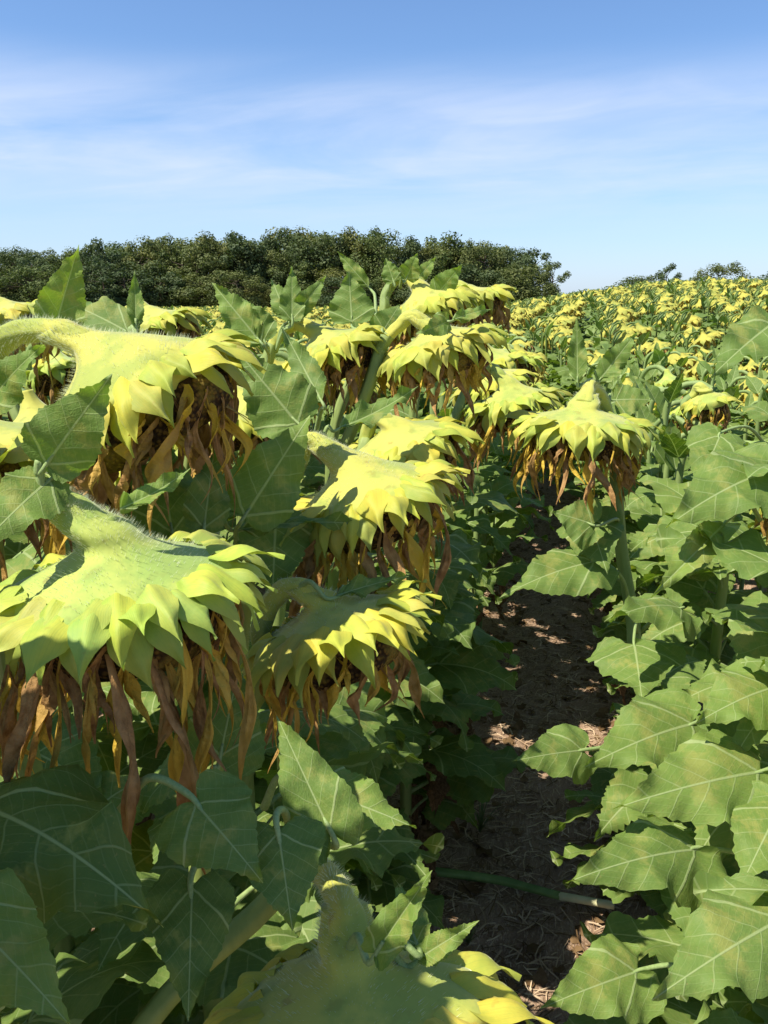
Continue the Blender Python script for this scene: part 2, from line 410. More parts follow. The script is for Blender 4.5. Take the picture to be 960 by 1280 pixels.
def petal(L=.11, W=.016, n=14, seed=0, m=3):
    """withered ray floret: hangs along -Z, crumpled, twisted, folded"""
    rng = random.Random(seed); v = []; uv = []; p = Vector((0, 0, 0)); dx, dy = rng.uniform(.0, .35), rng.uniform(-.25, .25)
    tw0 = rng.uniform(0, 6); tw = rng.uniform(-6, 6); vf = rng.uniform(.3, 1.1); k1, k2 = rng.uniform(0, 6), rng.uniform(4, 9); hook = rng.uniform(-1.2, 1.2)*(rng.random() < .45)
    for i in range(n+1):
        t = i/n
        d = Vector((dx*(1-2.*t)+.42*math.sin(k2*t+k1)+hook*sm(.6, 1, t), dy+.36*math.cos(k2*.8*t+k1)+hook*.6*sm(.7, 1, t), -1.)).normalized()
        p = p + d*L/n
        w = W*(.35+.65*sm(0, .35, t))*(1-sm(.62, 1., t)*.9)*(1+.25*math.sin(11*t+k1))
        an = tw0+tw*t; N = Vector((math.cos(an), math.sin(an), 0)); B = Vector((-math.sin(an), math.cos(an), 0))
        for j in range(-m, m+1):
            s = j/m; v.append(p+N*(s*w*.5)+B*(abs(s)*w*.5*vf+.16*w*math.sin(7*s+9*t+k1)+.10*w*math.sin(23*t+3*s+k2))+Vector((0, 0, .03*w*math.sin(17*t+5*s)))); uv.append((t, s))
    c = 2*m+1; f = [(i*c+j, (i+1)*c+j, (i+1)*c+j+1, i*c+j+1) for i in range(n) for j in range(c-1)]
    b = MB(); b.add(v, f, 0, uv); return b

def lathe(prof, sides=32, m=0, noise_amp=.05, seed=0, ridges=0.):
    v = []; uv = []
    for i, (r, z) in enumerate(prof):
        for s in range(sides):
            a = 2*PI*s/sides; k = 1+noise_amp*noise.noise(Vector((math.cos(a)*1.3+seed*7.1, math.sin(a)*1.3, z*14)))*2
            k += ridges*math.cos(a*11+seed)*sm(.02, .09, r)
            v.append(Vector((r*k*math.cos(a), r*k*math.sin(a), z+.25*r*noise_amp*noise.noise(Vector((math.cos(a)*2, math.sin(a)*2+seed, 3))))))
            uv.append((i/len(prof), s/sides))
    n = len(prof); f = [(i*sides+s, (i+1)*sides+s, (i+1)*sides+(s+1) % sides, i*sides+(s+1) % sides) for i in range(n-1) for s in range(sides)]
    b = MB(); b.add(v, f, m, uv); return b

BR_TOP = [bract(n=14, L=.086+.004*(i % 3), W=.050, a0=[-4, -14, -22, -10, 4][i], a1=[-66, -74, -84, -58, -44][i], cup=.35, tipc=[35, 20, 45, 30, 15][i], seed=i).mesh('bract', [M_BRACT]) for i in range(5)]
BR_LOW = [bract(n=14, L=.082, W=.042, a0=-34-6*i, a1=-100+4*i, cup=.4, tipc=32, seed=10+i).mesh('bract', [M_BRACT]) for i in range(5)]
PETS = [petal(L=.085+.014*(i % 5), W=.0075+.0026*(i % 4), n=28, seed=i).mesh('withered_petal', [M_PETAL]) for i in range(18)]
def back_profile(Rr, cone, nr, fat=1.):
    pts = [(nr*.86, cone), (nr*1.0, cone*.84), (nr*1.30, cone*.66), (Rr*.30*fat, cone*.46), (Rr*.48*(1+(fat-1)*.7), cone*.30), (Rr*.68*(1+(fat-1)*.3), cone*.19), (Rr*.88, cone*.08), (Rr*1.0, -.002), (Rr*1.01, -.012), (Rr*.97, -.020)]
    P = catmull([(a, 0, b) for a, b in pts], 3); return [(p.x, p.z) for p in P]
def disc_profile(Rr):
    pts = [(Rr*.97, -.016), (Rr*1.0, -.032), (Rr*.93, -.056), (Rr*.7, -.068), (Rr*.4, -.068), (.002, -.060)]
    P = catmull([(a, 0, b) for a, b in pts], 3); return [(max(.001, p.x), p.z) for p in P]

def axis_matrix(c, ax, roll=0.):
    z = Vector(ax).normalized(); x = Vector((1, 0, 0)); x = (x-z*x.dot(z)).normalized(); y = z.cross(x)
    return Matrix.Translation(c) @ Matrix((x, y, z)).transposed().to_4x4() @ Matrix.Rotation(roll, 4, 'Z')

BACKS = {}
def head(parent, c, ax, Rr=.115, cone=.085, nr=.017, tint=(1, 1, 1), seed=0, nb=28, npet=40, droop=0., petlen=1., fat=1., bsc=1., lean=None):
    """flower_head part (fuzzy back) > seed_disc, bract..., withered_petal...; c relative to the plant"""
    rng = random.Random(seed); M = axis_matrix(c, ax, rng.random()*6)
    b = lathe(back_profile(Rr, cone, nr, fat), 66, 0, .08, seed, .035)
    if seed >= 1000 and nb > 20: pass
    if lean is not None:
        Dl = M.to_3x3().inverted() @ lean; b.v = [tuple(Vector(p)+Dl*sm(.35, 1.05, p[2]/cone)**1.3*1.12) for p in b.v]
    b.f.append(tuple(range(66))); b.m.append(0)
    h = obj('flower_head', b.mesh('flower_back', [M_NECK]), parent, M); h.color = (*tint, 1)
    obj('seed_disc', lathe(disc_profile(Rr*.96), 36, 0, .05, seed+3).mesh('seed_disc', [M_DISC]), h)
    Ri = M.to_3x3().inverted()
    nb = int(nb*1.3)
    for i in range(nb):
        ly = i % 3; a = 2*PI*(i+rng.uniform(-.6, .6))/nb; me = rng.choice(BR_LOW if ly == 2 else BR_TOP)
        s = bsc*(Rr/.095)**.6*rng.uniform(.70, .98)*(1.0, 1.0, .92)[ly]
        r = Rr*((.82, .92, .99)[ly]+rng.uniform(-.04, .04)); z = cone*(.115, .045, .0)[ly]+(.002, .0, -.006)[ly]
        L = Matrix.Translation((r*math.cos(a), r*math.sin(a), z)) @ Matrix.Rotation(a+rng.uniform(-.22, .22), 4, 'Z') @ Matrix.Rotation(rng.uniform(-.15, .25)+droop, 4, 'Y') @ Matrix.Rotation(rng.uniform(-.3, .3), 4, 'X') @ Matrix.Diagonal((s, s*rng.uniform(.85, 1.15), s, 1))
        o = obj('bract', me, h, L); k = rng.uniform(.82, 1.08); g_ = rng.uniform(.80, 1.04); o.color = (tint[0]*k*g_, tint[1]*k, tint[2]*rng.uniform(.8, 1.2), 1)
    npet = int(npet*1.5)
    for i in range(npet):
        a = 2*PI*(i+rng.uniform(-.5, .5))/npet; r = Rr*rng.uniform(.86, 1.02); me = rng.choice(PETS); s = (Rr/.10)**.5*rng.uniform(.8, 1.35)
        p = Vector((r*math.cos(a), r*math.sin(a), rng.uniform(-.035, -.014)))
        # hangs straight down whatever the head's own tilt
        wdir = (M.to_3x3() @ Vector((math.cos(a), math.sin(a), 0))); wa = math.atan2(wdir.y, wdir.x)+rng.uniform(-.6, .6)
        Wm = Ri.to_4x4() @ Matrix.Rotation(wa, 4, 'Z') @ Matrix.Rotation(-rng.uniform(0, .16), 4, 'Y')
        obj('withered_petal', me, h, Matrix.Translation(p) @ Wm @ Matrix.Diagonal((s*rng.uniform(.7, 1.15), s*rng.uniform(.7, 1.15), s*petlen*rng.uniform(.55, 1.15), 1)))
    return h

def head_low(seed, field=False, nb=16, npet=16, ls=1.):
    """one-mesh head for plants farther back; materials: 0 back/bracts 1 brown"""
    rng = random.Random(seed); b = MB(); Rr = .112
    b.merge(lathe([(.016, .085), (.022, .06), (.05, .028), (.09, .01), (Rr, 0), (Rr, -.015)], 10, 0, .05, seed))
    b.merge(lathe([(Rr, -.012), (Rr*.95, -.04), (Rr*.5, -.052), (.002, -.05)], 10, 1, .05, seed))
    for i in range(nb):
        up = i % 2; a = 2*PI*(i+rng.uniform(-.3, .3))/nb; s = rng.uniform(.9, 1.3)
        bb = bract(4, 1, .075, .055, -12 if up else -38, -84 if up else -100, .3, 20, seed+i)
        b.merge(bb, Matrix.Translation((Rr*.93*math.cos(a), Rr*.93*math.sin(a), .002)) @ Matrix.Rotation(a, 4, 'Z') @ Matrix.Rotation(rng.uniform(-.2, .3), 4, 'Y') @ Matrix.Diagonal((s, s, s, 1)))
    for i in range(npet):
        a = 2*PI*(i+rng.uniform(-.4, .4))/npet; s = rng.uniform(.7, 1.15)
        b.merge(petal(.10, .024, 4, seed*3+i, 1), Matrix.Translation((Rr*.95*math.cos(a), Rr*.95*math.sin(a), -.015)) @ Matrix.Rotation(a, 4, 'Z') @ Matrix.Diagonal((s, s, s, 1)), mm={0: 1})
    return b
HLOW = [head_low(200+i) for i in range(5)]
HLOWM = [b.mesh('flower_head_mid', [M_BF, M_PETAL]) for b in HLOW]

def fuzz(path, rads, n, rng, ln=.006, mat=0):
    """short pale bristles standing on a stem"""
    b = MB(); N = len(path)
    for _ in range(n):
        u = rng.random()*(N-1.001); k = int(u); p = path[k].lerp(path[k+1], u-k); t = (path[k+1]-path[k]).normalized()
        uu = u/(N-1)*(len(rads)-1); kk = min(int(uu), len(rads)-2); r = rads[kk]*(1-(uu-kk))+rads[kk+1]*(uu-kk)
        a = Vector((rng.gauss(0, 1), rng.gauss(0, 1), rng.gauss(0, 1))); a = (a-t*a.dot(t)).normalized()
        q0 = p+a*r*.96; l = ln*rng.uniform(.5, 1.3); tip = q0+(a+t*rng.uniform(-.4, .6)).normalized()*l; sd = t.cross(a)*.00025
        b.add([q0-sd, q0+sd, tip], [(0, 1, 2)], mat)
    return b
M_HAIR = simple('pale_bristles', (.75, .78, .55), (.65, .70, .45), 5., .6, .001, 0., .2, trans=.4)

# ------------------------------------------------------------------ plants
SUNFLOWERS = 'sunflower plants in the rows of the field'
def leaf_obj(plant, me, z, az, size, tint, tilt=0., stem_pt=None, roll=0.):
    p = stem_pt if stem_pt is not None else Vector((0, 0, z))
    M = Matrix.Translation(p) @ Matrix.Rotation(az, 4, 'Z') @ Matrix.Rotation(-tilt, 4, 'Y') @ Matrix.Rotation(roll, 4, 'X') @ Matrix.Diagonal((size, size, size, 1))
    o = obj('leaf', me, plant, M); o.color = (*tint, 1); return o

def stem_curve(base, pts, n=5): return catmull([base]+pts, n)

HERO_N = 0
def hero_plant(label, base, neck, hc, ax, Rr, cone, tint=(1, 1, 1), seed=0, nleaf=14, zr=(.15, .95), nb=36, npet=46, bristle=1500, nr=.017, ltint=(1, 1, 1), lsize=.2, petlen=1., droop=0., hleaf=(), az0=None, fan=None, fat=1., bsc=1.):
    """base: (x,y); neck: world points up the stem; hc: head centre (rim plane); ax: the way the back points"""
    rng = random.Random(seed*17+3); bz = height(*base); B = Vector((base[0], base[1], bz)); t = empty('sunflower', B)
    tag(t, label, 'sunflower', SUNFLOWERS)
    loc = [Vector(p)-B for p in neck]; hc = Vector(hc)-B; ax = Vector(ax).normalized(); top = hc+ax*cone*.95
    per = (loc[-1]-top); per = per-ax*per.dot(ax); D = per.normalized()*min(per.length*.6, cone*.50) if per.length > 1e-4 else Vector()
    P = catmull([Vector((0, 0, -.03))]+loc+[top+D*1.02, hc+ax*cone*.52+D*.25], 8)
    rads = [.016, .0145, .013, .0125, .0125, .013, nr*.97]
    st = tube(P, rads, 22, 0, True, .18, seed)
    rows = len(P); cut = int(rows*.62)
    s = obj('stem', st.mesh('stem', [M_STEM, M_NECK]), t); s.color = (*tint, 1)
    for p in s.data.polygons:
        if min(p.vertices)//22 >= cut: p.material_index = 1
    h = head(t, hc, ax, Rr, cone, nr, tint, seed, nb, npet, petlen=petlen, droop=droop, fat=fat, bsc=bsc, lean=D)
    if bristle:
        hb = fuzz(P[cut-6:], rads[3:], bristle, rng); M = axis_matrix(hc, ax); Mi = M
        for _ in range(bristle):
            pr = back_profile(Rr, cone, nr, fat); k = min(len(pr)-10, int(rng.random()**1.3*(len(pr)-9))); f = rng.random(); r = pr[k][0]*(1-f)+pr[k+1][0]*f; z = pr[k][1]*(1-f)+pr[k+1][1]*f; a = rng.random()*2*PI
            p0 = M @ Vector((r*math.cos(a), r*math.sin(a), z)) + D*sm(.35, 1.05, z/cone)**1.3*1.12; n_ = (M.to_3x3() @ Vector((math.cos(a), math.sin(a), .9))).normalized(); tip = p0+n_*rng.uniform(.003, .007); sd = n_.cross(Vector((rng.gauss(0, 1), rng.gauss(0, 1), rng.gauss(0, 1)))).normalized()*.00022
            hb.add([p0-sd-n_*.001, p0+sd-n_*.001, tip], [(0, 1, 2)])
        obj('bristles', hb.mesh('bristles', [M_HAIR]), s)
    a = rng.random()*6 if az0 is None else az0
    for i in range(nleaf):
        f = (i+.5)/nleaf; z = zr[0]+(zr[1]-zr[0])*f; a += 2.399+rng.uniform(-.3, .3)
        # point on stem at that height
        sp = min(P[:rows*3//4], key=lambda p: abs(p.z-z)).copy()
        az = a if fan is None else fan[0]+(fan[1]-fan[0])*rng.random()
        leaf_obj(t, rng.choice(HI), z, az, lsize*rng.uniform(.8, 1.2)*(1.1-.35*f), ltint, rng.uniform(-.1, .3), sp, rng.uniform(-.3, .3))
    for i in range(4):
        leaf_obj(t, rng.choice(DRY), 0, rng.uniform(-1.5, 1.5), rng.uniform(.13, .19), (1, 1, 1), 0, Vector((0, 0, .10+.09*i)))
    return t

CUSTOM = 0
def hero_leaf(plant, base, tip, w, face=.0, kind=OUT_BROAD, fold=.2, bend=-25., side=.3, rip=.055, tint=(1, 1, 1), root=None, seed=None, teeth=.016, roll=0., label=None, twist=0., hinge=None):
    """a leaf placed between two points of the place: base, tip = (px,py,depth); w = full width in photo pixels at the base depth"""
    global CUSTOM; CUSTOM += 1; seed = seed if seed is not None else CUSTOM*13
    A, Bp = at(*base), at(*tip); L = (Bp-A).length; X = (Bp-A).normalized()
    toc = (CAM-(A+Bp)/2).normalized(); N = (toc*(1-abs(face)) + Vector((0, 0, 1))*face) if face >= 0 else (toc*-1*(1-abs(face))+Vector((0, 0, 1))*-face)
    N = (N-X*N.dot(X)).normalized(); Y = N.cross(X)
    maxw = 2*max(p[1] for p in kind); wm = w/FPX*base[2]; width = wm/(maxw*L)
    p0 = -bend*.42
    b = blade(kind=kind, n=44, m=6, teeth=teeth, fold=fold, p0=p0, bend=bend, side=side, rip=rip, width=1., seed=seed, twist=twist)
    b.v = [(x, y*width, z) for x, y, z in b.v]
    Mw = Matrix.Translation(A) @ Matrix((X, Y, N)).transposed().to_4x4() @ Matrix.Rotation(roll, 4, 'X') @ Matrix.Diagonal((L, L, L, 1))
    Pm = Matrix.Translation(plant.location)
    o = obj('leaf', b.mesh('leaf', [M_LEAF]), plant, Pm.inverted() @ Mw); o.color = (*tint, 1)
    if label: o['label'] = label
    if root is not None:
        r0 = at(*root) if len(root) == 3 else Vector(root[:3]); q0 = A+X*.012
        midp = (r0+A)/2+Vector((0, 0, .02))-X*(r0-A).length*.10
        P = catmull([r0, midp, A-X*.012*1., q0], 6); inv = Mw.inverted()
        tb = tube(P, [.0042, .0033, .0028, .0016], 8, 0); tb.v = [tuple(inv @ Vector(p)) for p in tb.v]
        obj('petiole', tb.mesh('petiole', [M_PET]), o)
    return o

# ==== HEROES ====
YEL = (1.06, 1.0, .85); GRN = (.80, .98, 1.05)
H1 = hero_plant('foreground sunflower at left, greenest and largest hanging head with long curled brown petals', (-.56, .50),
    [Vector((-.56, .50, .6)), Vector((-.57, .50, 1.15)), at(-60, 740, .66), at(-20, 660, .67), at(45, 612, .685)], at(152, 722, .70), (-.10, -.03, 1), .094, .072, (.86, .98, .95), 1, nleaf=15, zr=(.15, 1.0), npet=52, petlen=1.25, nb=46, bsc=.86, bristle=2600, nr=.021, fan=(-2.2, 1.2))
H2 = hero_plant('sunflower at upper left, broad yellow flower back seen side-on above the greenest head', (-.66, .82),
    [Vector((-.66, .82, .6)), Vector((-.68, .8, 1.2)), at(-20, 560, .88), at(-12, 460, .87), at(15, 418, .86)], at(165, 482, .86), (-.46, -.20, 1), .100, .088, YEL, 2, nleaf=14, npet=52, petlen=1.1, bsc=.85, nb=36, bristle=2200, nr=.019, fat=1.45)
H0 = hero_plant('sunflower cut by the left edge, only yellow bracts showing under the broad side-on head', (-.80, .95),
    [Vector((-.80, .95, .6)), Vector((-.82, .95, 1.15)), at(-95, 560, 1.0), at(-80, 510, 1.0)], at(-20, 565, .98), (-.3, -.1, 1), .098, .07, YEL, 3, nleaf=14, bristle=0)
H3 = hero_plant('sunflower with thick pale neck arching over a yellow head at the centre-left', (-.46, 1.02),
    [Vector((-.46, 1.02, .6)), Vector((-.47, 1.03, 1.05)), at(325, 640, 1.16), at(365, 595, 1.15), at(384, 552, 1.14)], at(455, 615, 1.12), (-.34, -.03, 1), .093, .080, YEL, 4, nleaf=16, zr=(.15, 1.0), bristle=1600, npet=50, nr=.020, fat=1.25, bsc=1.0)
H4 = hero_plant('sunflower just right of the greenest head, broad bracts spread over the path side', (-.42, .80),
    [Vector((-.42, .80, .5)), Vector((-.44, .82, .95)), at(330, 850, 1.02), at(325, 790, 1.0), at(345, 745, .99)], at(412, 775, .98), (-.35, .08, 1), .086, .050, (1.12, 1.05, .85), 5, nleaf=16, zr=(.25, .85), npet=40, bristle=900, droop=-.05, petlen=1.1)
H5 = hero_plant('sunflower with dark shaggy brown petals behind the tall leaves at upper centre', (-.70, 1.55),
    [Vector((-.70, 1.55, .7)), Vector((-.68, 1.56, 1.2)), at(330, 470, 1.68), at(345, 425, 1.68)], at(410, 435, 1.66), (-.45, -.05, 1), .090, .075, YEL, 6, nleaf=15, bristle=0, npet=44, petlen=1.1)
H6 = hero_plant('sunflower with swan-neck stem and golden petals at upper centre, below two smaller heads', (-.52, 1.55),
    [Vector((-.52, 1.55, .7)), Vector((-.50, 1.56, 1.15)), at(462, 480, 1.62), at(478, 432, 1.62), at(502, 404, 1.61)], at(546, 428, 1.60), (-.30, -.05, 1), .092, .065, YEL, 7, nleaf=16, bristle=700, npet=46, petlen=.95)
H7 = hero_plant('sunflower with looped pale neck, topmost head of the upper centre cluster', (-.60, 1.95),
    [Vector((-.60, 1.95, .7)), Vector((-.60, 1.95, 1.25)), at(474, 410, 2.0), at(482, 368, 2.0), at(503, 342, 2.0)], at(532, 378, 1.98), (-.35, -.1, 1), .088, .075, YEL, 8, nleaf=15, bristle=400)
H8 = hero_plant('sunflower head close behind the topmost one, on its right', (-.44, 2.2),
    [Vector((-.44, 2.2, .7)), Vector((-.44, 2.2, 1.3)), at(545, 395, 2.3), at(555, 362, 2.3)], at(588, 372, 2.28), (-.35, -.05, 1), .085, .05, YEL, 9, nleaf=15, bristle=0, npet=34)
H9 = hero_plant('sunflower with bent neck hanging beside the widest flat head over the path', (-.40, 1.95),
    [Vector((-.40, 1.95, .6)), Vector((-.38, 1.96, 1.05)), at(570, 520, 2.02), at(588, 480, 2.02), at(612, 462, 2.01)], at(640, 500, 2.0), (-.22, 0, 1), .092, .08, (1., 1., .9), 10, nleaf=16, zr=(.3, 1.05), bristle=300)
H10 = hero_plant('sunflower leaning over the path with wide flat head and thick dark stem', (.30, 1.72),
    [Vector((.29, 1.72, .35)), at(800, 850, 1.66), at(790, 770, 1.66), at(774, 660, 1.66), at(768, 560, 1.68), at(757, 508, 1.66), at(740, 482, 1.62)], at(727, 525, 1.58), (.03, .0, 1), .106, .050, (1., 1.0, .9), 11, nleaf=12, zr=(.2, .8), bristle=500, npet=52, nb=42, nr=.024, petlen=.95, bsc=.85)
H12 = hero_plant('sunflower with half-hidden head and golden petals between two tall leaves', (-.80, 1.50),
    [Vector((-.80, 1.50, .6)), Vector((-.80, 1.50, 1.1)), at(240, 530, 1.68), at(255, 490, 1.68)], at(303, 512, 1.64), (-.35, -.1, 1), .10, .07, YEL, 12, nleaf=14, bristle=0)
H13 = hero_plant('sunflower head peeping out behind the thick-necked one', (-.55, 1.4),
    [Vector((-.55, 1.4, .6)), Vector((-.54, 1.4, 1.05)), at(445, 580, 1.5), at(458, 545, 1.5)], at(500, 550, 1.48), (-.3, -.15, 1), .095, .06, YEL, 13, nleaf=14, bristle=0)
H14 = hero_plant('short sunflower at the bottom, its shaded flower back seen from above', (-.40, .50),
    [Vector((-.42, .52, .4)), Vector((-.42, .56, .82)), at(335, 1130, .88), at(368, 1085, .84), at(405, 1092, .78)], at(446, 1246, .66), (-.14, .30, 1), .098, .060, (1.12, 1.05, .85), 14, nleaf=18, zr=(.2, .7), bristle=1500, npet=40, nr=.023, nb=33)
H15 = hero_plant('small withered sunflower head among the leaves at the right', (.62, 2.4),
    [Vector((.6, 2.4, .6)), Vector((.58, 2.4, 1.05)), at(862, 520, 2.45), at(868, 492, 2.45)], at(884, 498, 2.43), (-.2, -.1, 1), .055, .04, (1, 1, .9), 15, nleaf=12, bristle=0, npet=26, nb=16, lsize=.22)
H16 = hero_plant('small sunflower head at the far left edge beneath the trees', (-1.35, 1.75),
    [Vector((-1.35, 1.75, .7)), Vector((-1.35, 1.75, 1.25)), at(-40, 420, 2.1), at(-30, 385, 2.1)], at(5, 395, 2.08), (-.3, -.1, 1), .10, .07, YEL, 16, nleaf=14, bristle=0)
H17 = hero_plant('small yellow sunflower head peeping above the broad side-on flower back', (-1.05, 1.9),
    [Vector((-1.05, 1.9, .7)), Vector((-1.05, 1.9, 1.25)), at(140, 425, 2.2), at(152, 397, 2.2)], at(196, 405, 2.15), (-.4, -.1, 1), .10, .07, YEL, 17, nleaf=14, bristle=0)

def RP(label, x, y, top, n=9, ls=.24, seed=0, lean=(0, 0), fan=None, z0=.2):
    """leafy plant of the right-hand row"""
    rng = random.Random(seed); B = Vector((x, y, height(x, y))); t = empty('sunflower', B); tag(t, label, 'sunflower', SUNFLOWERS)
    P = catmull([Vector((0, 0, -.03)), Vector((lean[0]*.3, lean[1]*.3, top*.35)), Vector((lean[0]*.7, lean[1]*.7, top*.72)), Vector((lean[0], lean[1], top)), Vector((lean[0]+.06, lean[1]+.02, top+.05)), Vector((lean[0]+.13, lean[1]+.03, top+.02))], 6)
    s = obj('stem', tube(P, [.015, .014, .012, .011], 10, 0, True, .15, seed).mesh('stem', [M_STEM]), t); s.color = (1.15, 1.15, .95, 1)
    head(t, Vector((lean[0]+.17, lean[1]+.03, top-.06)), (-.3, 0, 1), .09, .06, .012, YEL, seed+500, 18, 26)
    a = rng.random()*6
    for i in range(n):
        f = (i+.5)/n; z = z0+(top-.05-z0)*f; a += 2.399
        az = a if fan is None else fan[0]+(fan[1]-fan[0])*((i*.618+rng.random()*.3) % 1)
        sp = min(P, key=lambda p: abs(p.z-z)).copy()
        leaf_obj(t, rng.choice(HI), z, az, ls*rng.uniform(.85, 1.2)*(1.1-.3*f), (1.12, 1.1, 1.1), rng.uniform(-.05, .3), sp, rng.uniform(-.25, .25))
    for i in range(2): leaf_obj(t, rng.choice(DRY), 0, rng.random()*6, .17, (1, 1, 1), 0, Vector((0, 0, .12+.1*i)))
    return t
for (px, py, dd, t_, az_, sz_) in ((70, 1080, .54, .40, .6, .27), (110, 1100, .52, .5, 2.4, .26)):  # unseen leaves added out of frame, towards the sun, to shade the lower-left leaves
    w_ = at(px, py, dd)+Vector((-.41, -.354, .84))*t_-Vector((math.cos(az_), math.sin(az_), 0))*.2
    leaf_obj(H1, HI[int(px) % 9], 0, az_, sz_, (1, 1, 1), .0, w_-H1.location, 0.)
rng = random.Random(77)
for pl, n_, zz in ((H3, 9, .95), (H4, 9, .85), (H13, 9, .95), (H9, 10, 1.0), (H14, 7, .6), (H6, 9, 1.05), (H1, 6, .6)):
    for i in range(n_):
        z_ = .12+(zz-.12)*(i+.5)/n_
        leaf_obj(pl, HI[rng.randrange(9)], 0, rng.uniform(-1.0, .9), rng.uniform(.20, .26), (1, 1, 1), rng.uniform(-.1, .2), Vector((.0, 0, z_)), rng.uniform(-.3, .3))

P1 = RP('leafy sunflower at the bottom right corner with its largest leaf veined white', .45, .80, 1.15, 12, .25, 31, fan=(1.3, 4.2))
P2 = RP('leafy sunflower at the right edge, broad sunlit leaves reaching over the path', .40, 1.10, 1.30, 14, .25, 32, fan=(1.3, 4.2))
P3 = RP('leafy sunflower at the right with pale stem behind the white-veined leaves', .40, 1.42, 1.36, 15, .24, 33, fan=(1.3, 4.4))
P4 = RP('leafy sunflower at the right, its top leaves darkest against the field', .62, 1.85, 1.52, 17, .24, 34)
P5 = RP('leafy sunflower just behind the one that leans over the path', .40, 2.12, 1.2, 15, .23, 35)

for k, (x, y, top) in enumerate(((-.62, .18, 1.42), (-.55, -.12, 1.4), (-.98, .62, 1.45), (-1.15, .25, 1.45), (-.80, .38, 1.5))):
    RP('sunflower standing left of the camera beyond the left edge of the photo', x, y, top, 14, .25, 60+k)['group'] = 'sunflowers beside the camera on the left'
rng = random.Random(41)
for pl, n_, zz in ((P2, 5, .6), (P3, 7, .75), (P5, 9, 1.0), (H10, 6, .6)):
    for i in range(n_):
        leaf_obj(pl, HI[rng.randrange(9)], 0, rng.uniform(2.3, 4.1), rng.uniform(.19, .25), (1.1, 1.1, 1.), rng.uniform(-.1, .2), Vector((.0, 0, .14+(zz-.14)*(i+.5)/n_)), rng.uniform(-.3, .3))
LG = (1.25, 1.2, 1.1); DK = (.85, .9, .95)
def HL(*a, **k): return hero_leaf(*a, **k)
# upper left group
HL(H2, (68, 412, .88), (99, 304, .86), 62, kind=OUT_OVATE, fold=.45, bend=20, tint=(1.5, 1.35, 1.1), root=(30, 430, .87), twist=.2)
HL(H1, (58, 580, .66), (141, 466, .64), 92, kind=OUT_OVATE, fold=.12, bend=-20, tint=(1.15, 1.15, 1.3), root=(52, 625, .67))
HL(H1, (62, 600, .67), (-30, 690, .62), 80, face=.4, fold=.2, kind=OUT_OVATE, root=(75, 605, .68))
HL(H1, (150, 636, .66), (240, 584, .70), 34, face=.5, kind=OUT_NARROW, fold=.5, bend=30, tint=(1.3, 1.25, 1))
HL(H2, (-10, 500, .80), (55, 430, .76), 60, face=.3, kind=OUT_OVATE, fold=.3, root=(-10, 520, .87))
HL(H2, (170, 410, 1.0), (168, 338, 1.0), 22, kind=OUT_NARROW, fold=.5, bend=20, root=(165, 440, 1.02))
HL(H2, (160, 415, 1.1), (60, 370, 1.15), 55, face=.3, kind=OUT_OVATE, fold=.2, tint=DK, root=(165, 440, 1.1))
# upper centre-left
HL(H3, (372, 530, 1.05), (296, 438, 1.05), 92, face=.1, kind=OUT_OVATE, fold=.12, bend=-15, tint=(1.1, 1.12, 1.2), root=(350, 600, 1.15))
HL(H3, (306, 645, .98), (388, 518, 1.0), 96, kind=OUT_OVATE, fold=.12, bend=-18, tint=(1.15, 1.15, 1.15), root=(300, 700, 1.1))
HL(H5, (402, 502, 1.2), (353, 410, 1.25), 40, kind=OUT_NARROW, fold=.3, bend=20, tint=DK, root=(395, 540, 1.3))
HL(H5, (326, 428, 1.4), (264, 352, 1.4), 42, kind=OUT_NARROW, fold=.4, bend=-20, tint=(1.3, 1.25, 1.2), root=(330, 470, 1.6))
HL(H5, (330, 425, 1.5), (300, 370, 1.5), 50, kind=OUT_OVATE, fold=.3, root=(335, 460, 1.6))
HL(H5, (365, 400, 1.6), (365, 332, 1.6), 34, kind=OUT_OVATE, fold=.4, bend=15, root=(345, 440, 1.68))
HL(H5, (368, 395, 1.62), (408, 345, 1.6), 26, kind=OUT_NARROW, fold=.5, bend=-30, root=(345, 440, 1.68))
HL(H5, (360, 400, 1.62), (340, 350, 1.65), 28, kind=OUT_NARROW, fold=.4, root=(345, 440, 1.68))
HL(H6, (440, 402, 1.7), (436, 338, 1.7), 58, kind=OUT_OVATE, fold=.15, bend=10, tint=(1.1, 1.1, 1.2), root=(470, 440, 1.62))
HL(H6, (460, 358, 1.75), (421, 314, 1.75), 20, kind=OUT_NARROW, fold=.4, bend=-25, tint=(1.3, 1.2, 1), root=(470, 400, 1.7))
HL(H6, (425, 535, 1.3), (524, 482, 1.35), 34, face=.5, kind=OUT_NARROW, fold=.4, bend=25, tint=DK, root=(400, 560, 1.3))
HL(H6, (480, 412, 1.65), (500, 380, 1.65), 40, kind=OUT_OVATE, fold=.2, root=(478, 430, 1.62), tint=DK)
HL(H7, (492, 352, 1.95), (482, 322, 1.95), 26, kind=OUT_OVATE, fold=.4, tint=LG, root=(485, 368, 2.))
HL(H7, (508, 348, 1.95), (522, 316, 1.92), 30, kind=OUT_OVATE, fold=.5, tint=LG, root=(500, 360, 2.))
HL(H7, (520, 350, 2.), (545, 322, 2.), 18, kind=OUT_NARROW, fold=.4, tint=LG, root=(503, 350, 2.))
HL(H8, (546, 368, 1.95), (578, 330, 1.9), 34, kind=OUT_OVATE, fold=.25, bend=15, tint=(1.2, 1.2, 1.2), root=(540, 390, 2.2))
HL(H6, (566, 400, 1.5), (615, 386, 1.55), 18, face=.3, kind=OUT_NARROW, fold=.3, tint=DK, root=(540, 408, 1.6))
HL(H6, (560, 402, 1.5), (520, 418, 1.45), 30, kind=OUT_OVATE, fold=.3, tint=DK)
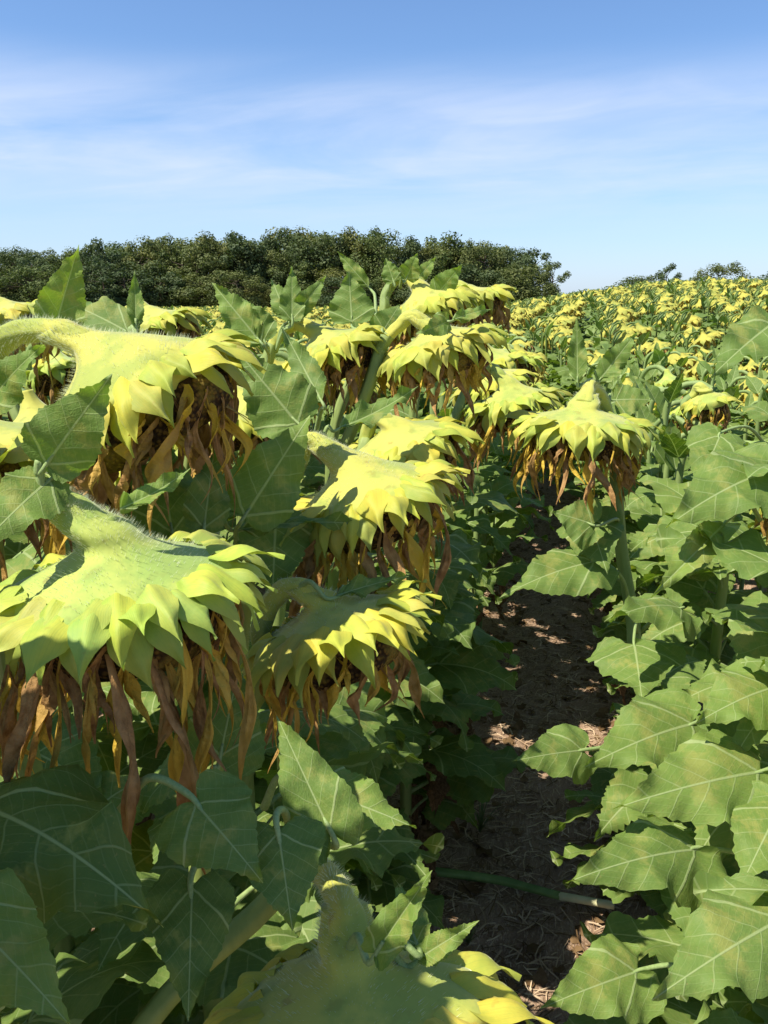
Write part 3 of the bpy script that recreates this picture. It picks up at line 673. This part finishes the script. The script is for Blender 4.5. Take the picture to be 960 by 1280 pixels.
# behind the greenest head
HL(H3, (215, 665, .95), (195, 540, 1.0), 120, kind=OUT_BROAD, fold=.12, bend=-15, tint=(1.1, 1.15, 1.2), root=(230, 760, 1.05))
HL(H3, (345, 640, 1.06), (340, 755, 1.04), 95, kind=OUT_OVATE, fold=.1, bend=-25, tint=(1.0, 1.05, 1.2), root=(330, 610, 1.1))
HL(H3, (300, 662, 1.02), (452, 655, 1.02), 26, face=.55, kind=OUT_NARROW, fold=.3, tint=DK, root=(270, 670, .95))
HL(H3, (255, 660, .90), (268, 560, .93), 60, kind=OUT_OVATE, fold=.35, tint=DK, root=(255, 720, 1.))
HL(H4, (275, 945, .80), (300, 828, .84), 112, kind=OUT_BROAD, fold=.1, bend=-12, tint=(1.15, 1.15, 1.15), root=(262, 1010, .8))
HL(H4, (412, 1038, .64), (345, 893, .68), 98, kind=OUT_BROAD, fold=.3, bend=-20, tint=(1.25, 1.22, 1.1), root=(392, 1090, .74))
HL(H4, (380, 985, .74), (522, 1036, .72), 88, face=.45, kind=OUT_OVATE, fold=.15, bend=-25, tint=(1.2, 1.2, 1.), root=(330, 1010, .76))
HL(H14, (348, 1040, .60), (366, 1166, .56), 118, kind=OUT_BROAD, fold=-.15, bend=-30, tint=(.9, .95, 1.), root=(372, 1080, .68), side=-.1)
HL(H1, (245, 1005, .60), (330, 1105, .56), 130, face=.2, kind=OUT_BROAD, fold=.1, bend=-30, tint=(1., 1.02, 1.), root=(150, 1015, .64))
HL(H1, (-20, 1010, .58), (215, 1165, .50), 235, face=.45, kind=OUT_BROAD, fold=.2, bend=-55, rip=.09, side=.6, tint=(.55, .62, .5), root=(-60, 960, .66))  # dark tint puts shade into this leaf's colour
HL(H1, (-60, 1130, .47), (95, 1290, .42), 150, face=.45, kind=OUT_BROAD, fold=.1, bend=-30, tint=(1.35, 1.25, 1.2), root=(-120, 1060, .6))
HL(H14, (240, 1110, .62), (235, 1280, .56), 110, kind=OUT_BROAD, fold=.1, bend=-30, tint=(.8, .85, .9), root=(300, 1060, .72))
HL(H14, (470, 1190, .61), (541, 1087, .585), 52, kind=OUT_OVATE, fold=.5, bend=15, tint=(1.2, 1.2, 1), root=(435, 1190, .66))
HL(H14, (520, 1180, .66), (500, 1105, .72), 52, kind=OUT_OVATE, fold=.3, bend=-20, tint=LG, root=(450, 1190, .67))
HL(H14, (520, 1200, .66), (600, 1150, .64), 34, kind=OUT_NARROW, fold=.4, bend=-30, tint=LG, root=(450, 1200, .66))
HL(H4, (420, 745, .96), (512, 720, 1.0), 26, face=.5, kind=OUT_NARROW, fold=.4, bend=-15, tint=LG, root=(365, 745, .98))
# around the flat head over the path
HL(H10, (722, 478, 1.6), (721, 396, 1.58), 25, kind=OUT_NARROW, fold=.3, bend=15, root=(735, 500, 1.64))
HL(H10, (747, 478, 1.62), (797, 414, 1.58), 32, kind=OUT_NARROW, fold=.4, bend=20, tint=(1.1, 1.1, 1.1), root=(750, 500, 1.64))
HL(H10, (770, 500, 1.7), (815, 500, 1.7), 45, face=.3, kind=OUT_OVATE, fold=.2, root=(760, 510, 1.66))
HL(H10, (793, 806, 1.52), (803, 878, 1.40), 122, face=.25, kind=OUT_BROAD, fold=.1, bend=-35, tint=(1.2, 1.2, 1.2), root=(796, 790, 1.64), side=.35)
HL(H10, (742, 702, 1.55), (622, 748, 1.5), 84, face=.45, kind=OUT_BROAD, fold=.2, bend=-35, tint=(1.1, 1.1, 1.1), root=(790, 775, 1.66))
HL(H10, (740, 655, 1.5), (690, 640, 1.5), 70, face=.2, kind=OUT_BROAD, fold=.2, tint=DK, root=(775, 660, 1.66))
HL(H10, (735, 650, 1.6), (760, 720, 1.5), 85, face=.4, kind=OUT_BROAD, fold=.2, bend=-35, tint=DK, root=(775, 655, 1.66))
HL(H10, (850, 760, 1.5), (760, 775, 1.35), 80, face=.5, kind=OUT_BROAD, fold=.1, bend=-35, tint=(1.15, 1.15, 1.2), root=(800, 790, 1.66))
HL(H9, (590, 460, 2.), (568, 410, 2.), 22, kind=OUT_NARROW, fold=.4, root=(590, 478, 2.0))
# right-hand row
HL(P3, (905, 655, 1.2), (812, 748, 1.1), 42, kind=OUT_NARROW, fold=.5, bend=-30, tint=(1.5, 1.35, 1.1), root=(950, 650, 1.3))
HL(P3, (960, 590, 1.2), (830, 660, 1.1), 130, face=.35, kind=OUT_BROAD, fold=.2, bend=-35, tint=LG, root=(990, 590, 1.3))
HL(P4, (965, 405, 1.5), (888, 472, 1.4), 70, face=.3, kind=OUT_OVATE, fold=.3, bend=-20, tint=DK, root=(985, 420, 1.6))
HL(P4, (900, 545, 1.6), (870, 620, 1.5), 75, face=.2, kind=OUT_BROAD, fold=.2, bend=-30, tint=LG, root=(960, 560, 1.7))
HL(P3, (728, 938, 1.15), (638, 952, 1.1), 76, face=.2, kind=OUT_BROAD, fold=.1, bend=-30, tint=(1.25, 1.2, 1.2), root=(830, 960, 1.25))
HL(P3, (865, 905, 1.15), (728, 960, 1.05), 130, face=.3, kind=OUT_BROAD, fold=.12, bend=-35, tint=LG, root=(950, 900, 1.3))
HL(P2, (948, 965, 1.0), (762, 1012, .92), 140, face=.25, kind=OUT_BROAD, fold=.1, bend=-30, tint=LG, root=(1010, 980, 1.05))
HL(P2, (868, 1062, .95), (704, 1104, .86), 118, face=.35, kind=OUT_BROAD, fold=.12, bend=-35, tint=LG, root=(1000, 1130, 1.0))
HL(P1, (975, 1150, .84), (812, 1252, .76), 150, face=.25, kind=OUT_BROAD, fold=.12, bend=-35, tint=(1.1, 1.1, 1.2), root=(1040, 1160, .9))
HL(P1, (795, 1215, .98), (672, 1262, .92), 104, face=.2, kind=OUT_BROAD, fold=.2, bend=-30, tint=LG, root=(880, 1240, 1.0))
HL(P2, (965, 860, 1.05), (868, 905, .98), 110, face=.3, kind=OUT_BROAD, fold=.12, bend=-35, tint=LG, root=(1010, 870, 1.05))
HL(P2, (975, 1010, .95), (925, 1110, .88), 120, face=.2, kind=OUT_BROAD, fold=.12, bend=-35, tint=LG, root=(1010, 1000, 1.0))

# ------------------------------------------------------------------ generic plants in rows
def stem_low(seed, H, side=.13):
    rng = random.Random(seed); a = rng.uniform(-.4, .5); dx, dy = math.cos(a), math.sin(a)
    P = catmull([Vector((0, 0, -.03)), Vector((.01, 0, H*.5)), Vector((-.02, .01, H*.9)), Vector((dx*.02-.01, dy*.02, H)), Vector((dx*.08, dy*.08, H+.030)), Vector((dx*side, dy*side, H+.010))], 4)
    return P, Vector((dx*(side+.03), dy*(side+.03), H-.050)), (dx, dy)
STEMS = []
for i in range(6):
    P, hc, dr = stem_low(300+i, 1.36)
    STEMS.append((tube(P, [.015, .014, .012, .012, .015], 6, 0, False), P, hc, dr))
STEMM = [s[0].mesh('stem', [M_STEM]) for s in STEMS]
def plant_layout(seed, n=16):
    rng = random.Random(seed); k = rng.randrange(6); _, P, hc, dr = STEMS[k]; out = []; a = rng.random()*6
    for i in range(n):
        f = (i+.5)/n; z = .25+(1.285-.25)*f**.85; a += 2.399+rng.uniform(-.25, .25); size = (.25 if f < .75 else .25-.28*(f-.75)*1.3)*rng.uniform(.85, 1.15)
        sp = min(P[:-8], key=lambda p: abs(p.z-z))
        out.append(('U' if f > .86 else 'B', rng.randrange(9), sp, a, size, rng.uniform(-.1, .3), rng.uniform(-.25, .25)))
    return k, out, hc, dr, rng

def axm(hc, dr, seed):
    return axis_matrix(hc, (-dr[0]*.32, -dr[1]*.32, 1), seed*1.7)

def ordinal(i): return ['first', 'second', 'third', 'fourth', 'fifth', 'sixth', 'seventh', 'eighth', 'ninth', 'tenth', 'eleventh', 'twelfth'][i] if i < 12 else 'outer'
ROWX0 = [-.44-.74*i for i in range(60)]; ROWX1 = [.36+.74*i for i in range(60)]
cands = []
rg = random.Random(99)
for side, xs in ((-1, ROWX0), (1, ROWX1)):
    for ri, rx in enumerate(xs):
        y = -.2+rg.random()*.2
        while y < 44:
            y += rg.uniform(.20, .34)*((1.35 if side < 0 and y < 5 else .85) if ri == 0 else (1.25 if ri < 3 and side < 0 and y < 4 else 1.))
            x = rx+rg.uniform(-.06, .06)*(1+sm(5, 14, y)*1.8)+.02*math.sin(y)-.9*sm(3, 16, y)+.25*math.sin(y*.45+rx*.6)*sm(5, 10, y)
            if ri == 0 and side < 0 and y < 2.35: continue
            if ri == 0 and side > 0 and y < 2.3: continue
            if ri == 1 and side < 0 and y < 2.0 and y > .7 and rg.random() < .6: continue
            pr = project((x, y, height(x, y)+1.2))
            if pr is None: continue
            px, py, d = pr
            vis = -60 < px < 1030 or (pr and (math.hypot(x, y) < 2.2 and px > -900 and px < 1500))
            if not (-200-600/d < px < 1150+300/d): continue
            if d > 44: continue
            cands.append((d, x, y, ri, side, px))
cands.sort()
near = cands[:300-24]
rest = cands[300-24:]
print('plants', len(cands))
def tint_for(rng): 
    k = rng.uniform(.85, 1.2); return (k*rng.uniform(.95, 1.12), k, k*rng.uniform(.9, 1.1))
for i, (d, x, y, ri, side, px) in enumerate(near):
    k, lay, hc, dr, rng = plant_layout(5000+i); z = height(x, y); t = empty('sunflower', (x, y, z))
    H = rng.uniform(.90, 1.06)*(.93 if side > 0 and ri < 3 else 1.); t.rotation_euler.z = rng.uniform(-.4, .4); t.scale = (1, 1, H)
    t.scale = (H, H, H)
    sd = 'left' if side < 0 else 'right'
    if ri == 0: lb = f'sunflower plant in the row bordering the dirt path on its {sd}, beyond the nearest plants'
    else: lb = f'sunflower plant with nodding yellow head in the {ordinal(ri)} row {sd} of the dirt path'
    tag(t, lb, 'sunflower', f'sunflowers of row {ordinal(ri)} on the {sd}')
    s = obj('stem', STEMM[k], t); kk = rng.uniform(.85, 1.1); s.color = (kk, kk, kk, 1)
    tn = tint_for(rng)
    if d < 4.2:
        yt = random.Random(i).choice([YEL, (1, 1, .9), (.92, 1, .9)])
        if not (side > 0 and ri == 0 and d < 3.4):
            head(t, hc, (-dr[0]*.32, -dr[1]*.32, 1), rng.uniform(.09, .115), .075, .015, yt, 7000+i, 22, 30)
        for (ty, m, sp, a, size, tl, ro) in lay: leaf_obj(t, (UPR[m % 5] if ty == 'U' else HI[m]), 0, a, size, tn, tl, sp, ro)
        for j_ in range(3 if ri == 0 else 1): leaf_obj(t, DRY[(i+j_) % 4], 0, i*2.1+j_*2.3, .17, (1, 1, 1), 0, Vector((0, 0, .13+.11*j_)))
    else:
        if rng.random() < .9:
            M = axm(hc, dr, i); s_ = rng.uniform(.8, 1.12); o = obj('flower_head', HLOWM[i % 5], t, M @ Matrix.Diagonal((s_, s_, s_, 1)))
        for (ty, m, sp, a, size, tl, ro) in lay: leaf_obj(t, (UPRMM[m % 5] if ty == 'U' else MIDM[m]), 0, a, size, tn, tl, sp, ro)

# the rest of the field as one mesh (numpy)
LOWL = [full_leaf(.45, 35, kind=OUT_BROAD, n=8, m=2, teeth=.02, fold=.2, p0=10, bend=-70, side=.3, rip=.05, seed=i, twist=.3*(i-1)) for i in range(3)]
LOWU = full_leaf(.2, 45, kind=OUT_NARROW, n=6, m=1, teeth=0, fold=.4, p0=60, bend=-30, side=.1, rip=.02, seed=9)
FV = []
for i in range(7):
    k, lay, hc, dr, rng = plant_layout(9000+i, 13); b = MB()
    b.merge(tube(STEMS[k][1][::3], [.015, .013], 3, 0, False), mm={0: 0})
    for (ty, m, sp, a, size, tl, ro) in lay:
        Mx = Matrix.Translation(sp) @ Matrix.Rotation(a, 4, 'Z') @ Matrix.Rotation(-tl, 4, 'Y') @ Matrix.Rotation(ro, 4, 'X') @ Matrix.Diagonal((size,)*3+(1,))
        b.merge(LOWU if ty == 'U' else LOWL[m % 3], Mx, mm={0: 0, 1: 0})
    b.merge(head_low(400+i, nb=12, npet=9), axm(hc, dr, i), mm={0: 1, 1: 2})
    vv = np.array(b.v, dtype=np.float32); ln = np.array([len(f) for f in b.f], dtype=np.int32); fl = np.concatenate([np.array(f, dtype=np.int32) for f in b.f]); FV.append((vv, ln, fl, np.array(b.m, dtype=np.int32)))
VV = []; LN = []; FL = []; MM = []; off = 0
for i, (d, x, y, ri, side, px) in enumerate(rest):
    if d > 14 and px < -60: continue
    vv, ln, fl, mm = FV[rg.randrange(7)]; a = rg.uniform(-.5, .5); s = rg.uniform(.90, 1.06); c, sn = math.cos(a)*s, math.sin(a)*s
    w = np.empty_like(vv); w[:, 0] = vv[:, 0]*c-vv[:, 1]*sn+x; w[:, 1] = vv[:, 0]*sn+vv[:, 1]*c+y; w[:, 2] = vv[:, 2]*s*rg.uniform(.95, 1.04)+height(x, y)
    VV.append(w); LN.append(ln); FL.append(fl+off); MM.append(mm); off += len(vv)
VV = np.concatenate(VV); LN = np.concatenate(LN); FL = np.concatenate(FL); MM = np.concatenate(MM)
me = bpy.data.meshes.new('sunflower_field'); me.vertices.add(len(VV)); me.vertices.foreach_set('co', VV.ravel())
me.loops.add(len(FL)); me.loops.foreach_set('vertex_index', FL); me.polygons.add(len(LN))
st = np.concatenate([[0], np.cumsum(LN)[:-1]]).astype(np.int32); me.polygons.foreach_set('loop_start', st)
me.polygons.foreach_set('material_index', MM); me.polygons.foreach_set('use_smooth', np.ones(len(LN), dtype=bool))
for m in (M_LEAFF, M_BF, M_PETAL): me.materials.append(m)
me.update(); me.validate()
o = obj('sunflower_field', me); tag(o, 'distant mass of sunflowers with small yellow heads climbing to the crest', 'sunflower field', kind='stuff')
print('field faces', len(LN))

# ------------------------------------------------------------------ ground
def spaced(lo, hi, near_lo, near_hi, st):
    xs = list(np.arange(near_lo, near_hi, st)); s = st; x = xs[-1]
    while x < hi: s *= 1.13; x += s; xs.append(x)
    s = st; x = xs[0]; pre = []
    while x > lo: s *= 1.13; x -= s; pre.append(x)
    return pre[::-1]+xs
GX = spaced(-3000, 3000, -1.6, 2.2, .035); GY = spaced(-600, 4000, .2, 7., .035)
b = MB(); nx, ny = len(GX), len(GY)
for y in GY:
    for x in GX:
        z = height(x, y)
        if -3 < x < 4 and -1 < y < 12:
            p = Vector((x, y, 0)); z += .018*noise.noise(p*7)+.012*noise.noise(p*19)+.03*(noise.noise(p*2.2))
            z += .045*math.exp(-((x+.47)/.16)**2)+.045*math.exp(-((x-.42)/.16)**2)
        b.v.append((x, y, z))
b.uv = [(0., 0.)]*len(b.v); b.f = [(j*nx+i, j*nx+i+1, (j+1)*nx+i+1, (j+1)*nx+i) for j in range(ny-1) for i in range(nx-1)]; b.m = [0]*len(b.f)
tag(obj('ground', b.mesh('ground', [M_GROUND])), kind='structure')

# straw and crumbled leaves on the path
rng = random.Random(8); b = MB()
def gz(x, y):
    p = Vector((x, y, 0)); return height(x, y)+.018*noise.noise(p*7)+.012*noise.noise(p*19)+.03*noise.noise(p*2.2)+.045*math.exp(-((x+.47)/.16)**2)+.045*math.exp(-((x-.42)/.16)**2)
for i in range(15000):
    y = .6+rng.random()**1.2*7.; x = rng.uniform(-.75, .6); z = gz(x, y)+rng.uniform(.001, .010)
    L = rng.uniform(.015, .085); a = rng.gauss(.25, .8); w = rng.uniform(.0006, .0024); d = Vector((math.cos(a), math.sin(a), rng.uniform(-.12, .15))); n_ = Vector((-math.sin(a), math.cos(a), rng.uniform(-.3, .3)))
    c = Vector((x, y, z)); k = rng.uniform(-.12, .12)*L
    b.add([c-d*L/2-n_*w, c-d*L/2+n_*w, c+n_*(w+k)+Vector((0, 0, .004)), c+n_*(k-w)+Vector((0, 0, .004)), c+d*L/2+n_*w, c+d*L/2-n_*w], [(0, 1, 2, 3), (3, 2, 4, 5)], 0 if rng.random() < .6 else 1)
for i in range(1600):
    y = .6+rng.random()**1.2*7.; x = rng.choice([rng.gauss(-.40, .13), rng.gauss(.30, .12), rng.uniform(-.6, .5)]); z = gz(x, y)+.006
    s = rng.uniform(.01, .028); M = Matrix.Translation((x, y, z)) @ Matrix.Rotation(rng.random()*6, 4, 'Z') @ Matrix.Rotation(rng.uniform(-.6, .6), 4, 'X')
    v = []; 
    for k in range(7): an = k/7*2*PI; r = s*rng.uniform(.5, 1.2); v.append(M @ Vector((r*math.cos(an), r*math.sin(an), rng.uniform(-.3, .5)*s)))
    v.append(M @ Vector((0, 0, .003))); b.add(v, [(k, (k+1) % 7, 7) for k in range(7)], 1)
tag(obj('straw_litter', b.mesh('litter', [M_STRAW, M_DRY])), 'dry brown straw and crumbled leaves strewn over the path', 'litter', kind='stuff')

# fallen stalk across the path
A, Bp = at(545, 1088, 2.02), at(770, 1132, 1.95)
def on_ground(px, py, lift=.0):
    d = 1.
    for _ in range(60):
        p = at(px, py, d); e = p.z-(gz(p.x, p.y)+lift)
        if abs(e) < 1e-4: break
        d += e/ max(.2, -(FW+RT*((px-480)/FPX)+UP*((640-py)/FPX)).z)
    return at(px, py, d)
p1, p2, p3, p4 = on_ground(520, 1086, .03), on_ground(620, 1100, .035), on_ground(700, 1120, .03), on_ground(768, 1132, .028)
t = empty('fallen_stalk', p2-Vector((0, 0, .03))); tag(t, 'green cut stalk with pale end lying across the dirt path', 'stalk')
P = [p-t.location for p in catmull([p1-(p2-p1)*.6, p1, p2, p3], 6)]
obj('stalk', tube(P, [.0125, .0115, .0105], 14, 0, True, .5, 4).mesh('stalk', [M_STEM]), t).color = (.7, .8, .7, 1)
P2_ = [p-t.location for p in catmull([p3-(p4-p3)*.02, p4], 4)]
obj('cut_end', tube(P2_, [.0108, .0104], 10, 0, True, .05, 4).mesh('cut_end', [simple('pale_pith', (.62, .60, .34), (.52, .50, .26), 30.)]), t)

# weed tufts by the path
M_WEED = simple('weed_green', (.12, .16, .05), (.20, .21, .08), 20., .6, .001, .2, .3, trans=.3)
for k, (px, py, n, s, lb) in enumerate(((600, 1040, 46, .16, 'grey-green grassy weed tuft at the left edge of the path'), (585, 1180, 20, .07, 'tiny weed sprout near the bottom of the path'))):
    p = on_ground(px, py); t = MB(); rng = random.Random(k)
    for i in range(n):
        a = rng.random()*6.3; le = rng.uniform(.15, 1.)*.6; L = s*rng.uniform(.5, 1.); P = [Vector((0, 0, 0))]
        for j in range(5): P.append(P[-1]+Vector((math.cos(a)*math.sin(le+j*.15), math.sin(a)*math.sin(le+j*.15), math.cos(le+j*.15)))*L/5)
        n_ = Vector((-math.sin(a), math.cos(a), 0)); v = []
        for j, c_ in enumerate(P): w = .003*(1-j/5.2)*(1 if j else .6); v += [c_-n_*w, c_+n_*w]
        t.add(v, [(2*j, 2*j+1, 2*j+3, 2*j+2) for j in range(5)])
    o = obj('weed', t.mesh('weed', [M_WEED])); o.location = p; tag(o, lb, 'weed')

# ------------------------------------------------------------------ trees
def make_tree(seed, H=12., W=9., nq=4200, lean=0.):
    rng = random.Random(seed); tr = MB(); cr = MB()
    top = Vector((lean, 0, H*.72)); P = catmull([Vector((0, 0, -.4)), Vector((rng.uniform(-.3, .3), 0, H*.25)), top*.75, top], 5)
    tr.merge(tube(P, [.30, .22, .15, .05], 8, 0, True, .2, seed))
    blobs = []
    for i in range(26):
        a = rng.random()*2*PI; zz = rng.random(); rr = (W/2)*math.sqrt(rng.random())*.85*math.sin(PI*min(1, .22+.72*(1-zz)))*.95
        c = Vector((math.cos(a)*rr+lean*zz, math.sin(a)*rr, H*(.20+.72*zz))); r = rng.uniform(.11, .20)*W*(1.1-.35*zz); blobs.append((c, r))
        q0 = P[min(len(P)-1, int(len(P)*clamp((c.z-1.5)/H/.75)))]
        tr.merge(tube([q0, (q0+c)/2+Vector((0, 0, -.2)), c], [.09, .05, .02], 5, 0, False))
    tot = sum(r*r for _, r in blobs)
    for c, r in blobs:
        for _ in range(int(nq*r*r/tot)):
            d = Vector((rng.gauss(0, 1), rng.gauss(0, 1), rng.gauss(0, 1))).normalized(); k = rng.random()**.4*rng.uniform(.85, 1.18)
            p = c+Vector((d.x*r*1.1, d.y*r*1.1, d.z*r*.85))*k; n_ = (d+Vector((rng.gauss(0, .5), rng.gauss(0, .5), rng.gauss(.2, .5)))).normalized()
            s = rng.uniform(.10, .24); u = n_.cross(Vector((rng.gauss(0, 1), rng.gauss(0, 1), rng.gauss(0, 1)))).normalized(); w = n_.cross(u)
            cr.add([p-u*s, p-w*s*.6, p+u*s*1.1+n_*s*.2, p+w*s*.6], [(0, 1, 2, 3)])
    return tr.mesh('trunk', [M_BARK]), cr.mesh('crown', [M_TREE], False)
TREES = [make_tree(600+i, 12., [9, 10, 8, 11, 7.5][i], 8000) for i in range(5)]
def tree(px, top_py, D, label, var, tint, wide=1., group='trees of the wood behind the field'):
    # direction by azimuth, foot on the ground at distance D
    dirn = (F0 + RT*((px-480)/FPX/ (math.cos(PITCH)))).normalized(); x, y = dirn.x*D, dirn.y*D; z = height(x, y)
    dep = (Vector((x, y, EYE))-CAM).dot(FW)
    # height so that the top reaches top_py
    v = Vector((x, y, 0))-Vector((0, 0, EYE)); k = (640-top_py)/FPX
    # solve (h*UPz + F)/(depth) = k
    Fh = Vector((x, y, 0)).dot(FW); Uh = Vector((x, y, 0)).dot(UP)
    # (Uh + dz*UPz)/(Fh + dz*FWz) = k
    dz = (k*Fh-Uh)/(UP.z-k*FW.z); Hh = EYE+dz-z
    t = empty('tree', (x, y, z)); s = Hh/12.; t.scale = (s*wide, s*wide, s); t.rotation_euler.z = random.random()*6.28
    tag(t, label, 'tree', group); tm, cm = TREES[var]; obj('trunk', tm, t); c = obj('crown', cm, t); c.color = (*tint, 1)
rng = random.Random(21)
SKY = [(-60, 322), (0, 316), (40, 311), (80, 309), (120, 306), (150, 300), (205, 296), (250, 297), (300, 292), (345, 284), (375, 282), (410, 288), (450, 285), (500, 288), (545, 293), (590, 297), (630, 303), (665, 316), (688, 332)]
def sky_y(px):
    for (a, b), (c, d) in zip(SKY, SKY[1:]):
        if a <= px <= c: return b+(d-b)*(px-a)/(c-a)
    return 322
TT = [(.9, .95, .9), (1.15, 1.1, .9), (1.3, 1.15, .85), (.75, .85, .9), (1.0, 1.05, .8)]
TN = ['dark green', 'olive', 'yellowish olive', 'darkest', 'mid green']
px = -45; i = 0
while px < 668:
    v = rng.randrange(5); pos_ = 'left end' if px < 130 else ('left half' if px < 300 else ('middle' if px < 480 else 'right end'))
    tree(px, sky_y(px)+rng.uniform(-8, 9), 118+rng.uniform(-4, 4), f'{TN[v]} tree at the edge of the wood, in its {pos_}', rng.randrange(5), TT[v], rng.uniform(.85, 1.1)); px += rng.uniform(14, 24)
px = -60
while px < 640:
    v = rng.randrange(5); tree(px, sky_y(px)+rng.uniform(-3, 9), 132+rng.uniform(-4, 5), 'tree of the second rank, showing only its top over the front trees of the wood', rng.randrange(5), TT[v], rng.uniform(.9, 1.2)); px += rng.uniform(20, 30)
px = -50
while px < 660:
    v = rng.randrange(5); tree(px, 332+rng.uniform(-14, 18), 112+rng.uniform(-5, 5), 'low bushy tree along the foot of the wood', rng.randrange(5), TT[v], rng.uniform(1.3, 1.8)); px += rng.uniform(16, 26)
tree(676, 322, 112, 'thin-crowned tree at the right end of the wood', 4, (1.1, 1.1, 1.), 1.)
G2 = 'lone trees showing over the crest'
tree(790, 339, 100, 'low rounded bush-like tree over the crest, leftmost of the three at the right', 1, TT[0], 1.7, G2)
tree(808, 324, 104, 'slim pointed tree over the crest beside a low rounded one', 4, TT[3], .9, G2)
tree(868, 325, 125, 'flat-topped tree standing alone over the crest', 3, TT[1], 1.2, G2)
tree(962, 319, 105, 'dark tree cut by the right edge of the photo', 0, TT[3], 1.6, G2)

# ------------------------------------------------------------------ light and sky
SUN_EL, SUN_AZ = R(57), Vector((-.76, -.65, 0)).normalized()
sd = SUN_AZ*math.cos(SUN_EL)+Vector((0, 0, math.sin(SUN_EL)))
L = bpy.data.lights.new('sun', 'SUN'); L.energy = 5.0; L.angle = R(.53); L.color = (1., .94, .84)
so = bpy.data.objects.new('sun', L); COL.objects.link(so); so.rotation_euler = sd.to_track_quat('Z', 'Y').to_euler(); so.location = (0, 0, 20)
W = bpy.data.worlds.new('World'); SC.world = W; W.use_nodes = True; W.node_tree.nodes.clear(); q = NT(W.node_tree)
sky = q.n('ShaderNodeTexSky', sky_type='NISHITA'); sky.sun_disc = False; sky.sun_elevation = SUN_EL
sky.sun_rotation = math.atan2(sd.x, sd.y); sky.air_density = 1.; sky.dust_density = .6; sky.ozone_density = 3.; sky.altitude = 200
tc = q.n('ShaderNodeTexCoord'); dirv = tc.outputs['Generated']
sx = q.n('ShaderNodeSeparateXYZ'); q.L(dirv, sx.inputs[0]); el = sx.outputs[2]
# project onto a cloud layer so the wisps lie flat in the sky
dz = q.math('ADD', q.math('MAXIMUM', el, .0), .12); cx = q.math('DIVIDE', sx.outputs[0], dz); cy = q.math('DIVIDE', sx.outputs[1], dz)
cb = q.n('ShaderNodeCombineXYZ'); q.L(cx, cb.inputs[0]); q.L(cy, cb.inputs[1])
mp = q.n('ShaderNodeMapping'); mp.inputs['Rotation'].default_value = (0, 0, .35); mp.inputs['Scale'].default_value = (.55, 1.0, 1.); mp.inputs['Location'].default_value = (1.3, .4, 0); q.L(cb.outputs[0], mp.inputs[0])
c1 = q.noise(mp.outputs[0], .9, 7, .55, .6); c2 = q.noise(mp.outputs[0], 2.6, 6, .55, .8)
cl = q.math('MULTIPLY', q.ramp(c1, .28, .62), q.math('ADD', .62, q.math('MULTIPLY', q.ramp(c2, .3, .75), .38)))
band = q.math('MULTIPLY', q.ramp(el, .05, .15), q.math('SUBTRACT', 1., q.ramp(el, .185, .27)))
cl = q.math('MULTIPLY', cl, band)
hz = q.math('SUBTRACT', 1., q.ramp(el, -.02, .20))
col = q.mix(1., sky.outputs[0], (1.05, 1.22, 1.42), 'MULTIPLY')
col = q.mix(q.math('MULTIPLY', hz, .52), col, (5.2, 6.2, 8.6))
col = q.mix(q.math('MULTIPLY', cl, .70), col, (6.3, 7.0, 8.7))
bg = q.n('ShaderNodeBackground'); bg.inputs[1].default_value = .078; q.L(col, bg.inputs[0]); ow = q.n('ShaderNodeOutputWorld'); q.L(bg.outputs[0], ow.inputs[0])

SC.view_settings.view_transform = 'Standard'; SC.view_settings.look = 'None'; SC.view_settings.gamma = 1; SC.view_settings.exposure = .70
SC.render.engine = 'CYCLES'; SC.cycles.max_bounces = 6; SC.cycles.transmission_bounces = 4; SC.cycles.diffuse_bounces = 3; SC.cycles.use_denoising = True
